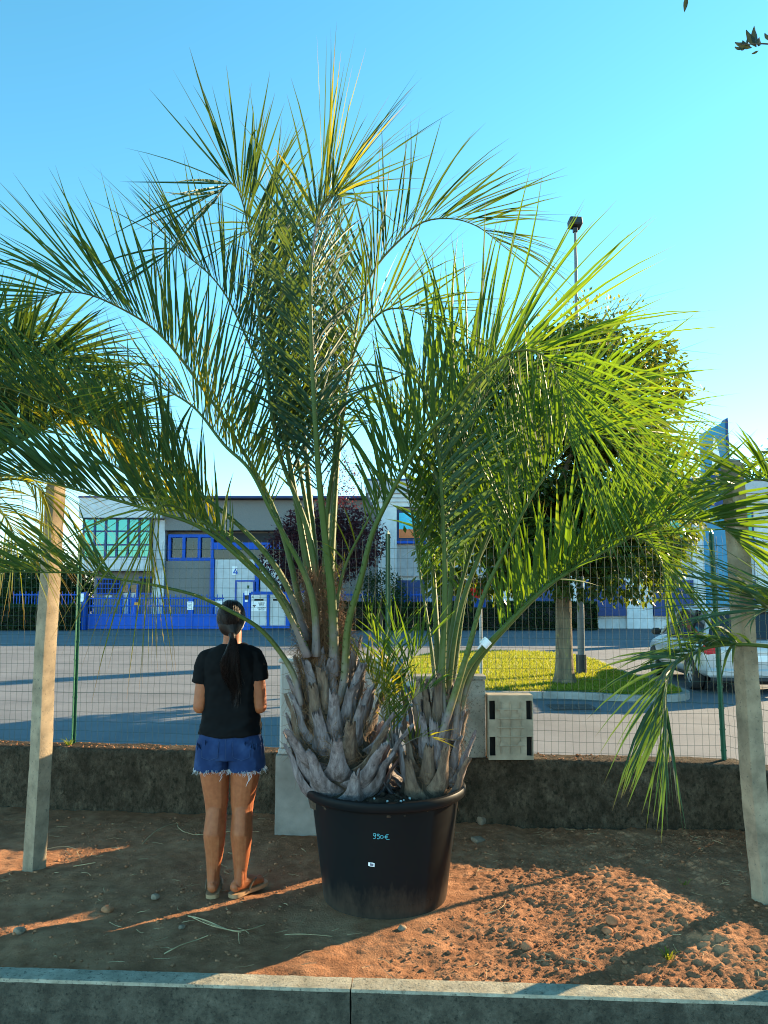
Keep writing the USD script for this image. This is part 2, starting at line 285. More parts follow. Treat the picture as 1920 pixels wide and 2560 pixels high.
look('bark', [(0.3, (0.055, 0.042, 0.028)), (0.55, (0.13, 0.10, 0.062)), (0.8, (0.24, 0.19, 0.10))], scale=9, detail=8, stretch=(1, 1, 0.3), rough=0.95, bump=0.9, bscale=28, bdist=0.02, fine=(14, (0.26, 0.22, 0.06), 0.60, 0.74))
look('dark_bark', [(0.3, (0.03, 0.024, 0.018)), (0.7, (0.08, 0.065, 0.045))], scale=9, rough=0.95, bump=0.8, bscale=30)
plain('drain_iron', (0.035, 0.033, 0.032), rough=0.7)
look('car_silver', [(0.3, (0.36, 0.37, 0.38)), (0.7, (0.42, 0.43, 0.44))], scale=2, rough=0.28, spec=0.5, metallic=0.35, coat_weight=0.6, coat_roughness=0.06)
plain('tyre', (0.018, 0.018, 0.018), rough=0.85)
plain('alloy', (0.45, 0.46, 0.47), rough=0.3, metallic=0.8)
plain('black_trim', (0.016, 0.016, 0.017), rough=0.55)
plain('tail_red', (0.42, 0.012, 0.02), rough=0.15, spec=0.6)
plain('plate_white', (0.72, 0.73, 0.74), rough=0.4)
usdkit.material(stage, '/World/Looks/car_glass', {'p': ('principled_bsdf', dict(base_color=(0.012, 0.014, 0.016), roughness=0.04, specular_ior_level=0.6))}, [], surface='p.BSDF')
def pane_look(name, tint, refl, gc=(0.30, 0.85, 0.78)):
    usdkit.material(stage, '/World/Looks/' + name, {'f': ('fresnel', dict(IOR=1.5)), 'a': ('math', dict(math_type='multiply_add', value2=1.0, value3=refl)), 't': ('transparent_bsdf', dict(color=tint)),
        'g': ('glossy_bsdf', dict(color=gc, roughness=0.03)), 'x': ('mix_closure', {})}, [('f.fac', 'a.value1'), ('a.value', 'x.fac'), ('t.BSDF', 'x.closure1'), ('g.BSDF', 'x.closure2')], surface='x.closure')
pane_look('green_glass', (0.05, 0.42, 0.36), 0.20)
pane_look('window_glass', (0.30, 0.38, 0.42), 0.01, (0.8, 0.85, 0.9))
look('skin', [(0.3, (0.225, 0.062, 0.021)), (0.7, (0.31, 0.096, 0.036))], scale=30, rough=0.55, spec=0.3, subsurface_weight=0.12, subsurface_scale=0.01)
look('black_cotton', [(0.3, (0.004, 0.004, 0.0045)), (0.7, (0.007, 0.007, 0.0075))], scale=20, rough=0.9, spec=0.08, bump=0.15, bscale=300, bdist=0.002)
look('denim', [(0.25, (0.005, 0.016, 0.058)), (0.5, (0.009, 0.027, 0.090)), (0.8, (0.030, 0.065, 0.16))], scale=8, detail=7, rough=0.85, spec=0.2, bump=0.3, bscale=260, bdist=0.002)
plain('denim_thread', (0.58, 0.62, 0.66), rough=0.8)
plain('denim_seam', (0.022, 0.05, 0.125), rough=0.8)
look('hair', [(0.3, (0.005, 0.003, 0.0025)), (0.7, (0.017, 0.007, 0.005))], scale=22, stretch=(1, 1, 0.15), rough=0.42, spec=0.3, bump=0.5, bscale=160, bdist=0.004)
plain('sandal_sole', (0.34, 0.20, 0.10), rough=0.7)
plain('sandal_strap', (0.10, 0.06, 0.03), rough=0.6)
plain('eye_white', (0.7, 0.68, 0.65), rough=0.3)
plain('eye_dark', (0.02, 0.012, 0.008), rough=0.2)
plain('lip', (0.30, 0.09, 0.07), rough=0.4)
# ---------------------------------------------------------------- ground, road, walls
ROAD = -0.10
rng = np.random.default_rng(11)
obj('ground', sheet(-700, 700, -400, 900, -0.9), 'earth', kind='structure', label='bare earth terrain stretching to the horizon')
kb0, kb1 = GP(0, 2423, 0.02), GP(1920, 2481, 0.02)
kf0, kf1 = GP(0, 2444, 0.02), GP(1920, 2494, 0.02)
kd = (kb1 - kb0)[:2]; kd /= np.linalg.norm(kd); kn = np.array([-kd[1], kd[0]])
obj('path', sheet(-9, 9, -6, 3.6, -0.32, 1, 1), 'path_gravel', kind='structure', label='gravel path in front of the raised planting bed')
wz = 0.45
wt0, wt1 = GP(0, 1865, wz), GP(1735, 1909, wz)          # front edge of the back wall's top
wdir = (wt1 - wt0)[:2]; wdir /= np.linalg.norm(wdir); wn = np.array([-wdir[1], wdir[0]])
WY = lambda x: wt0[1] + (x - wt0[0]) * wdir[1] / wdir[0]
corner = np.array([2.50, WY(2.50)])
d2 = np.array([0.37, -0.93]); d2 /= np.linalg.norm(d2)
# soil bed
def soil_z(x, y):
    p = np.stack([x, y, np.zeros_like(x)], -1)
    z = (meshkit.fbm(p * 1.3 + 3.1, 3, 2) - .5) * 0.07 + (meshkit.fbm(p * 6.0, 4, 5) - .5) * 0.036
    rt = np.clip((x + 0.1) / 1.2, 0, 1)
    z += rt * (meshkit.fbm(p * 3.1 + 9, 3, 8) - .5) * 0.055
    z += (np.abs(meshkit.fbm(p * 22.0, 3, 21) - .5)) * (0.012 + 0.014 * rt) + (meshkit.fbm(p * 55.0, 2, 31) - .5) * (0.006 + 0.016 * rt)
    edge = np.clip((y - (kb0[1] + (x - kb0[0]) * kd[1] / kd[0])) / 0.15, 0, 1)
    pot = np.clip((np.hypot(x, y - 4.36) - 0.30) / 0.25, 0, 1)
    return (z * (0.25 + 0.75 * edge) - 0.012 + (1 - edge) * -0.012) * pot - (1 - pot) * 0.004
NX, NY = 620, 300
sx = np.linspace(-3.6, 4.2, NX); sv = np.linspace(0, 1, NY)
X = np.repeat(sx[:, None], NY, 1)
y0 = kb0[1] + (X - kb0[0]) * kd[1] / kd[0] - 0.02
y1 = WY(X) + 0.12
Y = y0 + (y1 - y0) * sv[None, :]
Z = soil_z(X, Y)
i, j = np.meshgrid(np.arange(NX - 1), np.arange(NY - 1), indexing='ij')
q = np.stack([i * NY + j, (i + 1) * NY + j, (i + 1) * NY + j + 1, i * NY + j + 1], -1).reshape(-1, 4)
obj('soil', (np.stack([X, Y, Z], -1).reshape(-1, 3), q), 'soil', smooth=True, kind='structure', label='reddish brown loose soil of the planting bed')
# road
obj('road', sheet(-160, 160, 5.3, 260, ROAD, 4, 4), 'asphalt', kind='structure', label='grey asphalt road and yard behind the wire fence')
# kerb wall in front: three slabs end to end
front = thing('kerb_wall', 'low weathered concrete kerb wall along the front edge of the soil bed', 'kerb', ((kb0 + kb1) / 2 * (1, 1, 0)))
jt = GP(885, 2436, 0.02)
sj = (jt - kb0)[:2] @ kd
th = 0.095
for n, (s0, s1) in enumerate(((sj - 4.4, sj - 2.0 - 0.2), (sj - 2.197, sj - 0.0012), (sj + 0.0012, sj + 2.2), (sj + 2.206, sj + 4.4))):
    L = s1 - s0
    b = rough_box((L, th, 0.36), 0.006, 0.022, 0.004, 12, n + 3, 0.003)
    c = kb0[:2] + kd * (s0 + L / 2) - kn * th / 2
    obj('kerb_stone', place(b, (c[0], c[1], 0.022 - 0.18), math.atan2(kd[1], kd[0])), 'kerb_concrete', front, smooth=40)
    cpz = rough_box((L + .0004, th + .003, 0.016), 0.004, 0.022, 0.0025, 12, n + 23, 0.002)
    obj('cap_layer', place(cpz, (c[0], c[1], 0.0225), math.atan2(kd[1], kd[0])), 'kerb_lit_top', front, smooth=50)  # thin sheet added over each slab so its top looks paler and lit
# low back wall, two runs meeting at a corner
bw = thing('boundary_wall', 'low mossy concrete boundary wall behind the palm carrying the wire fence', 'wall', (corner[0], corner[1], 0))
W = 0.26
p0 = np.array([-5.2, WY(-5.2)]); L = np.linalg.norm(corner - p0) + 0.06
b = rough_box((L, W, 0.75), 0.03, 0.035, 0.010, 5, 4, 0.006)
c = p0 + wdir * L / 2 + wn * W / 2
obj('wall_run', place(b, (c[0], c[1], wz - 0.375), math.atan2(wdir[1], wdir[0])), 'wall_concrete', bw, smooth=50)
b = rough_box((3.6, W, 0.74), 0.03, 0.035, 0.010, 5, 9, 0.006)
n2 = np.array([-d2[1], d2[0]])
c = corner + d2 * (1.8 + 0.02) + n2 * W / 2
obj('wall_run', place(b, (c[0], c[1], wz - 0.374), math.atan2(d2[1], d2[0])), 'wall_concrete', bw, smooth=50)
# debris and moss along the wall's top
ms = []
for k in range(420):
    s = rng.random() * 7.4; t = rng.random() ** 1.6 * 0.2 + 0.02
    c = p0 + wdir * s + wn * t
    m = trimesh.creation.icosphere(subdivisions=0, radius=rng.uniform(.004, .013)); m.apply_scale((1, 1, .6))
    ms.append(place(m, (c[0], c[1], wz + .004), rng.random() * 6))
obj('gravel_litter', cat(ms), 'clod', bw, kind='stuff')

# ---------------------------------------------------------------- wire mesh fence
fA, fB = np.array([-2.50, WY(-2.5) + 0.19]), np.array([2.46, WY(2.46) + 0.17])
fC = fB + d2 * 3.2
fx = (fB - fA) / np.linalg.norm(fB - fA)
fA0 = fA - fx * 2.7
FT = 2.08
fence = thing('wire_fence', 'green wire mesh fence with three green posts standing on the low wall', 'fence', (fA[0], fA[1], wz))
def tee_post(c, z1, tilt=0.0):
    a = bev(-.018, .018, -.003, .003, 0, z1, .001); b2 = bev(-.003, .003, -.032, -.0032, 0, z1, .001)
    cap = trimesh.convex.convex_hull(np.array([[-.018, -.003, z1], [.018, -.003, z1], [.018, .003, z1], [-.018, .003, z1], [0, 0, z1 + .035], [0, -.032, z1 - .001]]))
    hooks = [bev(-.021, .021, -.007, .005, z, z + .012, .001) for z in np.arange(.1, z1 - .1, .15)]
    return place(trimesh.util.concatenate([trimesh.Trimesh(*meshkit.arrays(x)[:2]) for x in [a, b2, cap] + hooks]), (c[0], c[1], wz - .04), math.atan2(fx[1], fx[0]), 0, tilt)
mid = fA + fx * ((P(970, 1600, 5.95)[0] - fA[0]) / fx[0])
for c, h, tl in ((fA, 1.70, .004), (mid, 1.70, 0.0), (fB, 1.68, -.022), (fA0, 1.7, 0), (fC, 1.7, 0)):
    obj('post', tee_post(c, h, tl), 'fence_green', fence, label=None)
rows = np.r_[np.arange(0.02, 1.62, 0.0765)]
def panel(a, b, seed):
    r = np.random.default_rng(seed)
    L = np.linalg.norm(b - a); d = (b - a) / L
    up = np.array([0, 0, 1.0]); ms = []
    nv = int(L / 0.0508)
    nrm = np.array([-d[1], d[0]])
    sag = lambda s, z: (meshkit.noise(np.stack([s * 1.1, z * 1.6, s * 0 + seed], -1), 3) - .5) * .03
    zz = np.linspace(0.0, 1.62, 14)
    for k in range(nv + 1):
        s = k * L / nv + r.normal(0, .002)
        w = np.stack([a[0] + d[0] * s + nrm[0] * sag(s + 0 * zz, zz) + r.normal(0, .0012, 14), a[1] + d[1] * s + nrm[1] * sag(s + 0 * zz, zz), wz + zz], 1)
        ms.append(tube(w, .00115, 4, False))
    ss = np.linspace(0, L, int(L / .12))
    for z in rows:
        o = z + 0 * ss
        w = np.stack([a[0] + d[0] * ss + nrm[0] * sag(ss, o), a[1] + d[1] * ss + nrm[1] * sag(ss, o), wz + z + (meshkit.noise(np.stack([ss * 2.0, o * 9, o], -1), seed) - .5) * .012], 1)
        ms.append(tube(w, .0019 if abs(z - .40) < .04 or abs(z - 1.55) < .05 else .00115, 4, False))
    return cat(ms)
for n, (a, b) in enumerate(((fA0, fA), (fA, mid), (mid, fB), (fB, fC))):
    obj('wire_mesh', panel(a, b, n + 1), 'wire_green', fence, kind='stuff')

# ---------------------------------------------------------------- cabinet on its plinth, concrete box, plastic crate
cd = 5.42
x0, x1 = P(700, 1700, cd)[0], P(966, 1700, cd)[0]
zt, zb = P(800, 1647, cd)[2], P(800, 1878, cd)[2]
cb = thing('utility_cabinet', 'pale grey utility cabinet on a concrete plinth between the woman and the palm', 'cabinet', ((x0 + x1) / 2, cd + .15, 0))
obj('body', bev(x0, x1, cd, cd + .30, zb + .015, zt - .03, .012), 'cabinet_plastic', cb)
obj('lid', bev(x0 - .012, x1 + .012, cd - .015, cd + .31, zt - .03, zt, .012), 'cabinet_plastic', cb)
obj('base_frame', bev(x0 - .008, x1 + .008, cd - .01, cd + .305, zb - .02, zb + .015, .006), 'cabinet_plastic', cb)
obj('door', bev(x0 + .03, x1 - .03, cd - .008, cd - .001, zb + .05, zt - .06, .003), 'cabinet_plastic', cb)
obj('plinth', place(rough_box((x1 - x0 + .04, .36, zb + .05), .012, .03, .003, 8, 2), ((x0 + x1) / 2 - .005, cd + .15, zb - .02 - (zb + .05) / 2), 0), 'plinth_concrete', cb, smooth=40)
bd = WY(.6) - 0.03
x0, x1 = P(1034, 1800, bd)[0], P(1218, 1800, bd)[0]
zt, zb = P(1120, 1690, bd)[2], wz + .001
cbx = thing('concrete_box', 'weathered grey concrete meter box on the low wall behind the right palm', 'box', ((x0 + x1) / 2, bd + .1, wz))
obj('shell', place(rough_box((x1 - x0 - .014, .17, zt - zb - .03), .012, .03, .004, 9, 6, .002), ((x0 + x1) / 2, bd + .10, (zt + zb - .03) / 2)), 'old_box_concrete', cbx, smooth=40)
obj('lid', place(rough_box((x1 - x0, .19, .03), .010, .03, .003, 9, 7, .002), ((x0 + x1) / 2, bd + .10, zt - .0145)), 'old_box_concrete', cbx, smooth=40)
gd = WY(1.0) - 0.035
x0, x1 = P(1221, 1800, gd)[0], P(1333, 1800, gd)[0]
zt = P(1280, 1738, gd)[2]; zb = wz + .002
w, h = x1 - x0, zt - zb
cr = thing('plastic_crate', 'dirty beige plastic crate on its side with dark corner openings, on the wall', 'crate', ((x0 + x1) / 2, gd + .1, wz))
out = Polygon([(0, 0), (w, 0), (w, h), (0, h)])
hw, hh = w * .13, h * .29
for ax, az in ((.007, .03), (w - .007 - hw, .03), (.007, h - .04 - hh), (w - .007 - hw, h - .04 - hh)):
    out = out.difference(Polygon([(ax, az), (ax + hw, az), (ax + hw, az + hh), (ax, az + hh)]))
def upright(m, x, y, z):
    v = np.array(m.vertices)
    return trimesh.Trimesh(np.stack([v[:, 0] + x, y - v[:, 2], v[:, 1] + z], 1), m.faces, process=False)
obj('base_plate', upright(prism(out, 0, .012), x0, gd + .012, zb), 'crate_plastic', cr)
for nm, bb in (('side', (x0, x0 + .006, gd + .013, gd + .15, zb, zt)), ('side', (x1 - .006, x1, gd + .013, gd + .15, zb, zt)), ('side', (x0 + .007, x1 - .007, gd + .013, gd + .15, zt - .006, zt)), ('side', (x0 + .007, x1 - .007, gd + .013, gd + .15, zb, zb + .006))):
    obj(nm, box(*bb), 'crate_plastic', cr)
obj('inside', box(x0 + .007, x1 - .007, gd + .06, gd + .064, zb + .007, zt - .007), 'hollow_dark', cr)
rb = []
for t in (.22, .36, .5, .64, .78):
    rb.append(bev(x0 + w * .2, x1 - w * .2, gd - .010, gd - .0005, zb + h * t - .004, zb + h * t + .004, .002))
for t in (.28, .5, .72):
    rb.append(bev(x0 + w * t - .003, x0 + w * t + .003, gd - .0075, gd - .0004, zb + h * .1, zb + h * .9, .002))
for t, s in ((.3, .25), (.7, .25), (.3, .75), (.7, .75)):
    cyl = trimesh.creation.cylinder(.016, .008, sections=14); rb.append(place(cyl, (x0 + w * t, gd - .0045, zb + h * s), 0, math.pi / 2))
for m in rb: obj('rib', m, 'crate_plastic', cr)

# ---------------------------------------------------------------- concrete stakes
def stake(pb, pt, s, yaw, label, seed):
    t = thing('concrete_stake', label, 'stake', tuple(pb))
    v = pt - pb; Lh = np.linalg.norm(v)
    b = rough_box((s, s, Lh + .25), .008, .02, .003, 10, seed, .0015)
    vv = np.array(b.vertices); vv[:, 2] += (Lh + .25) / 2 - .25
    k = (vv[:, 2] / Lh)[:, None]
    taper = 1 - .14 * np.clip(k, 0, 1)
    c, sn = math.cos(yaw), math.sin(yaw)
    xy = np.stack([vv[:, 0] * c - vv[:, 1] * sn, vv[:, 0] * sn + vv[:, 1] * c], 1) * taper
    out = np.concatenate([xy, np.zeros((len(vv), 1))], 1) + pb + v * k
    out[:, 0] += (meshkit.noise(np.stack([vv[:, 2] * 1.6, 0 * vv[:, 2], 0 * vv[:, 2] + seed], -1), 4) - .5) * .02
    obj('post', trimesh.Trimesh(out, b.faces, process=False), 'stake_concrete', t, smooth=40)
    top = pt + v / Lh * .006
    cap = bev(-s * .40, s * .40, -s * .40, s * .40, -.012, .006, .006)
    obj('cap', place(cap, tuple(top + np.array([0, 0, .002])), yaw), 'old_box_concrete', t)
stake(GP(86, 2166, 0), P(140, 1213, 4.63), .098, math.radians(-29), 'tall leaning concrete stake left of the woman, lit on its right face', 1)
stake(GP(1909, 2260, 0), P(1825, 1157, 4.07), .098, math.radians(14), 'tall leaning concrete stake at the right behind the drooping palm frond', 2)

# ---------------------------------------------------------------- soil litter
def clod(r, s, sub=1):
    m = trimesh.creation.icosphere(subdivisions=sub, radius=1.0)
    v = np.array(m.vertices)
    v = v * (0.7 + 0.6 * meshkit.fbm(v * 1.3 + s * 3.7, 3, int(s)))[:, None] * np.array([1, .85 + .3 * r.random(), .65]) 
    return trimesh.Trimesh(v, m.faces, process=False)
lib = [clod(rng, k, 1) for k in range(24)]
small = [clod(rng, k + 40, 0) for k in range(24)]
ms = []
for k in range(26000):
    x = rng.uniform(-2.6, 2.9); y = rng.uniform(3.15, 5.9)
    rt = min(max((x + .2) / .8, 0), 1)
    if rng.random() > .30 + .70 * rt: continue
    if np.hypot(x, y - 4.36) < .36 or y > WY(x) - .02 or y < kb0[1] + (x - kb0[0]) * kd[1] / kd[0] + .02: continue
    if meshkit.noise(np.array([x * 2.2, y * 2.2, 4.0]), 9) < .38: continue
    s = min(.0022 + rng.exponential(.0022), .013)
    m = (lib if s > .008 else small)[rng.integers(24)].copy(); m.apply_scale(s)
    ms.append(place(m, (x, y, float(soil_z(np.array(x), np.array(y))) + s * .25), rng.random() * 6.3))
obj('soil_crumbs', cat(ms), 'clod', smooth=35, kind='stuff', label='small reddish crumbs of earth scattered over the soil bed')
def on_soil(px, py):
    p = GP(px, py, 0.0); p[2] = float(soil_z(np.array(p[0]), np.array(p[1]))); return p
for px, py, s, lab in ((268, 2277, .030, 'round orange clod lit by the sun on the soil left of the pot'), (1532, 2312, .036, 'largest reddish clod in the hollow of the lit soil'), (1518, 2330, .026, 'smaller reddish clod beside the hollow of the lit soil'),
                       (1318, 2362, .030, 'dark round clod on the lit soil in front of the hollow'), (1480, 2190, .022, 'small brown clod at the shadow edge right of the pot'), (1190, 2215, .020, 'crumbly clod close to the right side of the pot')):
    m = clod(rng, px, 2); m.apply_scale(s); p = on_soil(px, py)
    obj('soil_clod', place(m, (p[0], p[1], p[2] + s * .35), px), 'clod', smooth=60, label=lab, cat='clod')
for px, py, s, lab in ((388, 2243, .024, 'pale egg shaped pebble on the dark soil left of the sandals'), (1005, 2318, .020, 'small pale pebble by the front foot of the pot'), (48, 2338, .028, 'pale angular pebble at the left end of the light streak'), (455, 2312, .016, 'small grey pebble below the light streak left')):
    m = clod(rng, px, 2); m.apply_scale(s); p = on_soil(px, py)
    obj('pebble', place(m, (p[0], p[1], p[2] + s * .35), px), 'stone', smooth=60, label=lab, cat='pebble')
for px, py, s, lab in ((1205, 2052, (.09, .07, .05), 'broken pale concrete lump on the soil behind the pot'), (1195, 2098, (.10, .07, .03), 'flat broken concrete piece lying right behind the pot')):
    b = rough_box(s, .012, .012, .012, 14, px, .004); p = on_soil(px, py)
    obj('concrete_rubble', place(b, (p[0], p[1], p[2] + s[2] * .35), .7, .2, .15), 'stone', smooth=50, label=lab, cat='rubble')
def straw(pxs, lab, r=.0028, fork=None):
    t = thing('dry_stalk', lab, 'stalk', tuple(on_soil(*pxs[0])))
    w = np.array([on_soil(a, b) + [0, 0, .012 + .012 * (k % 2)] for k, (a, b) in enumerate(pxs)])
    q, _ = spline(w, 14)
    obj('stem', tube(q, np.linspace(r, r * .6, 14), 5), 'straw', t)
    for f in fork or ():
        w = np.array([on_soil(a, b) + [0, 0, .018] for a, b in f]); q, _ = spline(w, 8)
        obj('side_stem', tube(q, np.linspace(r * .8, r * .4, 8), 5), 'straw', t)
straw([(470, 2290), (520, 2312), (575, 2330), (602, 2336), (662, 2310)], 'forked dry straw stalk on the shaded soil between woman and front kerb', .003, [[(480, 2296), (540, 2326), (595, 2333)], [(602, 2336), (560, 2328), (505, 2306)], [(596, 2334), (598, 2365)]])
straw([(410, 2388), (450, 2376), (484, 2356), (520, 2350)], 'crooked dry twig near the front kerb on the shaded soil', .003)
straw([(355, 2118), (400, 2085), (443, 2060), (444, 2075), (480, 2090), (580, 2088)], 'long thin dry stalk bent behind the legs of the woman', .0025)
straw([(107, 2122), (160, 2120), (200, 2126)], 'dry stalk beside the foot of the left concrete stake', .002, [[(192, 2128), (205, 2162)]])
straw([(183, 2168), (238, 2168)], 'short pale straw lying right of the left concrete stake', .0025)
straw([(1432, 2400), (1480, 2412), (1500, 2420)], 'thin pale straw on the soil in front of the right shadow band', .0022)
straw([(712, 2330), (760, 2342), (830, 2342)], 'thin bent straw in the shadow in front of the pot', .002)
straw([(1210, 2280), (1250, 2272), (1264, 2248)], 'curled straw on the lit soil right of the pot', .002)
straw([(1645, 2050), (1690, 2062), (1712, 2072)], 'thin dry stalk under the drooping frond by the wall', .002)
ms = []
for k in range(330):
    x, y = rng.uniform(-2.4, 2.6), rng.uniform(3.25, 5.7)
    if np.hypot(x, y - 4.36) < .4 or y > WY(x) - .03 or y < 3.35: continue
    a = rng.random() * 6.3; L = rng.uniform(.02, .09)
    pts = np.array([[x + math.cos(a) * L * t, y + math.sin(a) * L * t, 0] for t in (-.5, 0, .5)]); pts[1, :2] += rng.normal(0, .006, 2)
    pts[:, 2] = soil_z(pts[:, 0], pts[:, 1]) + .006 + rng.random(3) * .008
    ms.append(tube(pts, rng.uniform(.0006, .0014), 3, False))
obj('straw_litter', cat(ms), 'straw', kind='stuff', label='bits of dry straw scattered over the soil')
def weed(p, n, h, seed, lab, mat='grass_blade'):
    r = np.random.default_rng(seed); vs, fs, us = [], [], []
    for k in range(n):
        a = r.random() * 6.3; l = h * r.uniform(.5, 1.1); o = np.array([math.cos(a), math.sin(a), 0]); s = np.array([-o[1], o[0], 0]) * .004
        b = p + o * r.random() * .02
        c = [b - s, b + s, b + o * l * .35 + [0, 0, l * .6] - s * .8, b + o * l * .35 + [0, 0, l * .6] + s * .8, b + o * l * .8 + [0, 0, l * .8]]
        vs += c; fs += [(5 * k, 5 * k + 1, 5 * k + 3), (5 * k, 5 * k + 3, 5 * k + 2), (5 * k + 2, 5 * k + 3, 5 * k + 4)]
        us += [(u, (k % 7) / 7) for u in (0, 0, .5, .5, 1)]
    t = thing('weed_tuft', lab, 'weed', tuple(p))
    obj('blades', (np.array(vs), np.array(fs)), mat, t, uv=np.array(us))
weed(on_soil(1671, 2390), 26, .05, 5, 'small yellow green weed tuft on the sunlit soil at the lower right')
weed(on_soil(1710, 2208), 10, .04, 6, 'tiny green weed near the foot of the right stake')
wc = P(172, 1850, WY(-2.4) + .1)
weed(np.array([wc[0], wc[1], wz]), 22, .07, 7, 'dry weed growing on the wall top at the left fence post', 'grass_blade')
# ---------------------------------------------------------------- foliage helpers
def leaf_cards(c, d, up, L, W, seed, fold=0.25):
    """Diamond shaped leaves at points c along directions d; one folded quad each."""
    r = np.random.default_rng(seed); n = len(c)
    d = d / (np.linalg.norm(d, axis=1, keepdims=True) + 1e-9)
    s = np.cross(d, up); s /= np.linalg.norm(s, axis=1, keepdims=True) + 1e-9
    nn = np.cross(s, d)
    L = L * r.uniform(.65, 1.25, n)[:, None]; W = W * r.uniform(.75, 1.2, n)[:, None]
    a = c; b = c + d * L
    m = c + d * L * .45 - nn * W * fold
    v = np.stack([a, m + s * W / 2 + nn * W * fold, b, m - s * W / 2 + nn * W * fold], 1).reshape(-1, 3)
    k = np.arange(n)[:, None] * 4
    f = np.concatenate([k + [0, 1, 2], k + [0, 2, 3]], 1).reshape(-1, 3)
    rr = r.random(n)
    uv = np.stack([np.tile([0, .5, .85, .5], n), np.repeat(rr, 4)], 1)
    return (v, f), uv
def crown_points(blobs, n, seed, hollow=.35, gate=.42, gs=1.1):
    r = np.random.default_rng(seed); P_, D_ = [], []
    vol = np.array([b[3] * b[4] * b[5] for b in blobs]); pick = r.choice(len(blobs), n * 3, p=vol / vol.sum())
    B = np.array(blobs)[pick]
    d = r.normal(size=(n * 3, 3)); d /= np.linalg.norm(d, axis=1, keepdims=True)
    rad = hollow + (1 - hollow) * r.random(n * 3) ** .6
    rad *= 1 + (r.random(n * 3) < .08) * r.random(n * 3) * .18
    p = B[:, :3] + d * rad[:, None] * B[:, 3:6]
    g = meshkit.fbm(p * gs, 3, seed)
    keep = g > gate
    p, d = p[keep][:n], d[keep][:n]
    return p, d
def limb(p0, p1, r0, r1, seed, bend=.12):
    r = np.random.default_rng(seed); p0, p1 = np.array(p0, float), np.array(p1, float)
    m = (p0 + p1) / 2 + r.normal(0, bend, 3) * np.linalg.norm(p1 - p0)
    q, _ = spline([p0, m, p1], 8)
    return tube(q, np.linspace(r0, r1, 8), 7)
def tree(name, label, base, trunk_r, fork_z, blobs, n, L, W, leaf, barkm, seed, group=None, lean=(0, 0), droop=.5, gate=.42, gs=1.1, top_r=.6):
    r = np.random.default_rng(seed); base = np.array(base, float)
    t = thing(name, label, 'tree', tuple(base), group)
    top = base + [lean[0], lean[1], fork_z]
    zs = np.linspace(0, 1, 9)
    q = base + (top - base) * zs[:, None]; q[:, 2] -= .05 * (1 - zs)
    rad = trunk_r * (1 - (1 - top_r) * zs) * (1 + .55 * np.exp(-zs * 14))
    obj('trunk', tube(q, rad, 16), barkm, t, smooth=50)
    ms = []
    for k, b in enumerate(blobs):
        ms.append(limb(top - [0, 0, .1 * (k % 3)], np.array(b[:3]) + [0, 0, -b[5] * .2], trunk_r * .5, trunk_r * .12, seed + k))
        for j in range(3):
            d = r.normal(size=3); d /= np.linalg.norm(d)
            ms.append(limb(b[:3], np.array(b[:3]) + d * np.array(b[3:6]) * .85, trunk_r * .14, trunk_r * .03, seed + 50 + k * 4 + j))
    obj('limbs', cat(ms), barkm, t, smooth=50)
    p, d = crown_points(blobs, n, seed, gate=gate, gs=gs)
    dd = d * .7 + r.normal(0, .6, d.shape) + [0, 0, -droop]
    m, uv = leaf_cards(p, dd, np.array([0, 0, 1.0]) + r.normal(0, .5, d.shape), L, W, seed)
    obj('crown', m, leaf, t, uv=uv)
    return t
def hedge(name, label, x0, x1, y0, y1, z0, z1, n, leaf, seed, L=.11, W=.07, group=None, wob=.12):
    r = np.random.default_rng(seed)
    t = thing(name, label, 'hedge', ((x0 + x1) / 2, (y0 + y1) / 2, z0), group)
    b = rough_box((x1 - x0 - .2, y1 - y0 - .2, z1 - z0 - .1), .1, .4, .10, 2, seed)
    obj('branches', place(b, ((x0 + x1) / 2, (y0 + y1) / 2, (z0 + z1) / 2)), 'hollow_dark', t, smooth=True)  # solid near-black core standing in for the shade inside the hedge
    side = r.random(n)
    x = r.uniform(x0, x1, n); y = r.uniform(y0, y1, n); z = r.uniform(z0, z1, n)
    front = side < .55; topm = (side >= .55) & (side < .85); ends = side >= .85
    y[front] = y0 + np.abs(r.normal(0, .09, front.sum())); z[topm] = z1 - np.abs(r.normal(0, .09, topm.sum()))
    x[ends] = np.where(r.random(ends.sum()) < .5, x0, x1)
    p = np.stack([x, y, z], 1)
    w = (meshkit.fbm(p * 1.4, 3, seed) - .5) * wob * 2
    p[:, 1] += np.where(front, w, 0); p[:, 2] += np.where(topm, w, 0)
    d = r.normal(0, .6, (n, 3)) + np.where(front[:, None], [0, -1, .2], [0, 0, 1.0])
    m, uv = leaf_cards(p, d, r.normal(size=(n, 3)), L, W, seed)
    obj('foliage', m, leaf, t, uv=uv)
    return t

# ---------------------------------------------------------------- grass island
isl = [GP(1012, 1680, 0), GP(1040, 1640, 0), GP(1150, 1629, 0), GP(1330, 1629, 0), GP(1455, 1640, 0), GP(1560, 1678, 0), GP(1640, 1702, 0), GP(1722, 1728, 0), GP(1712, 1737, 0), GP(1600, 1741, 0), GP(1440, 1733, 0), GP(1217, 1730, 0), GP(1060, 1716, 0)]
ip = np.array([p[:2] for p in isl])
ring, _ = spline(np.c_[np.vstack([ip, ip[:1]]), np.zeros(len(ip) + 1)], 120)
poly = Polygon(ring[:, :2]).buffer(0)
inner = poly.buffer(-.13)
rg = np.random.default_rng(5)
lawn = thing('lawn_island', 'bright green grass island with a concrete kerb in the road behind the fence', 'lawn', (float(poly.centroid.x), float(poly.centroid.y), ROAD))
top = prism(poly.buffer(-.125), ROAD, 0.0)
tv = top.subdivide_to_size(.5) if hasattr(top, 'subdivide_to_size') else top
obj('lawn_ground', tv, 'lawn', lawn)
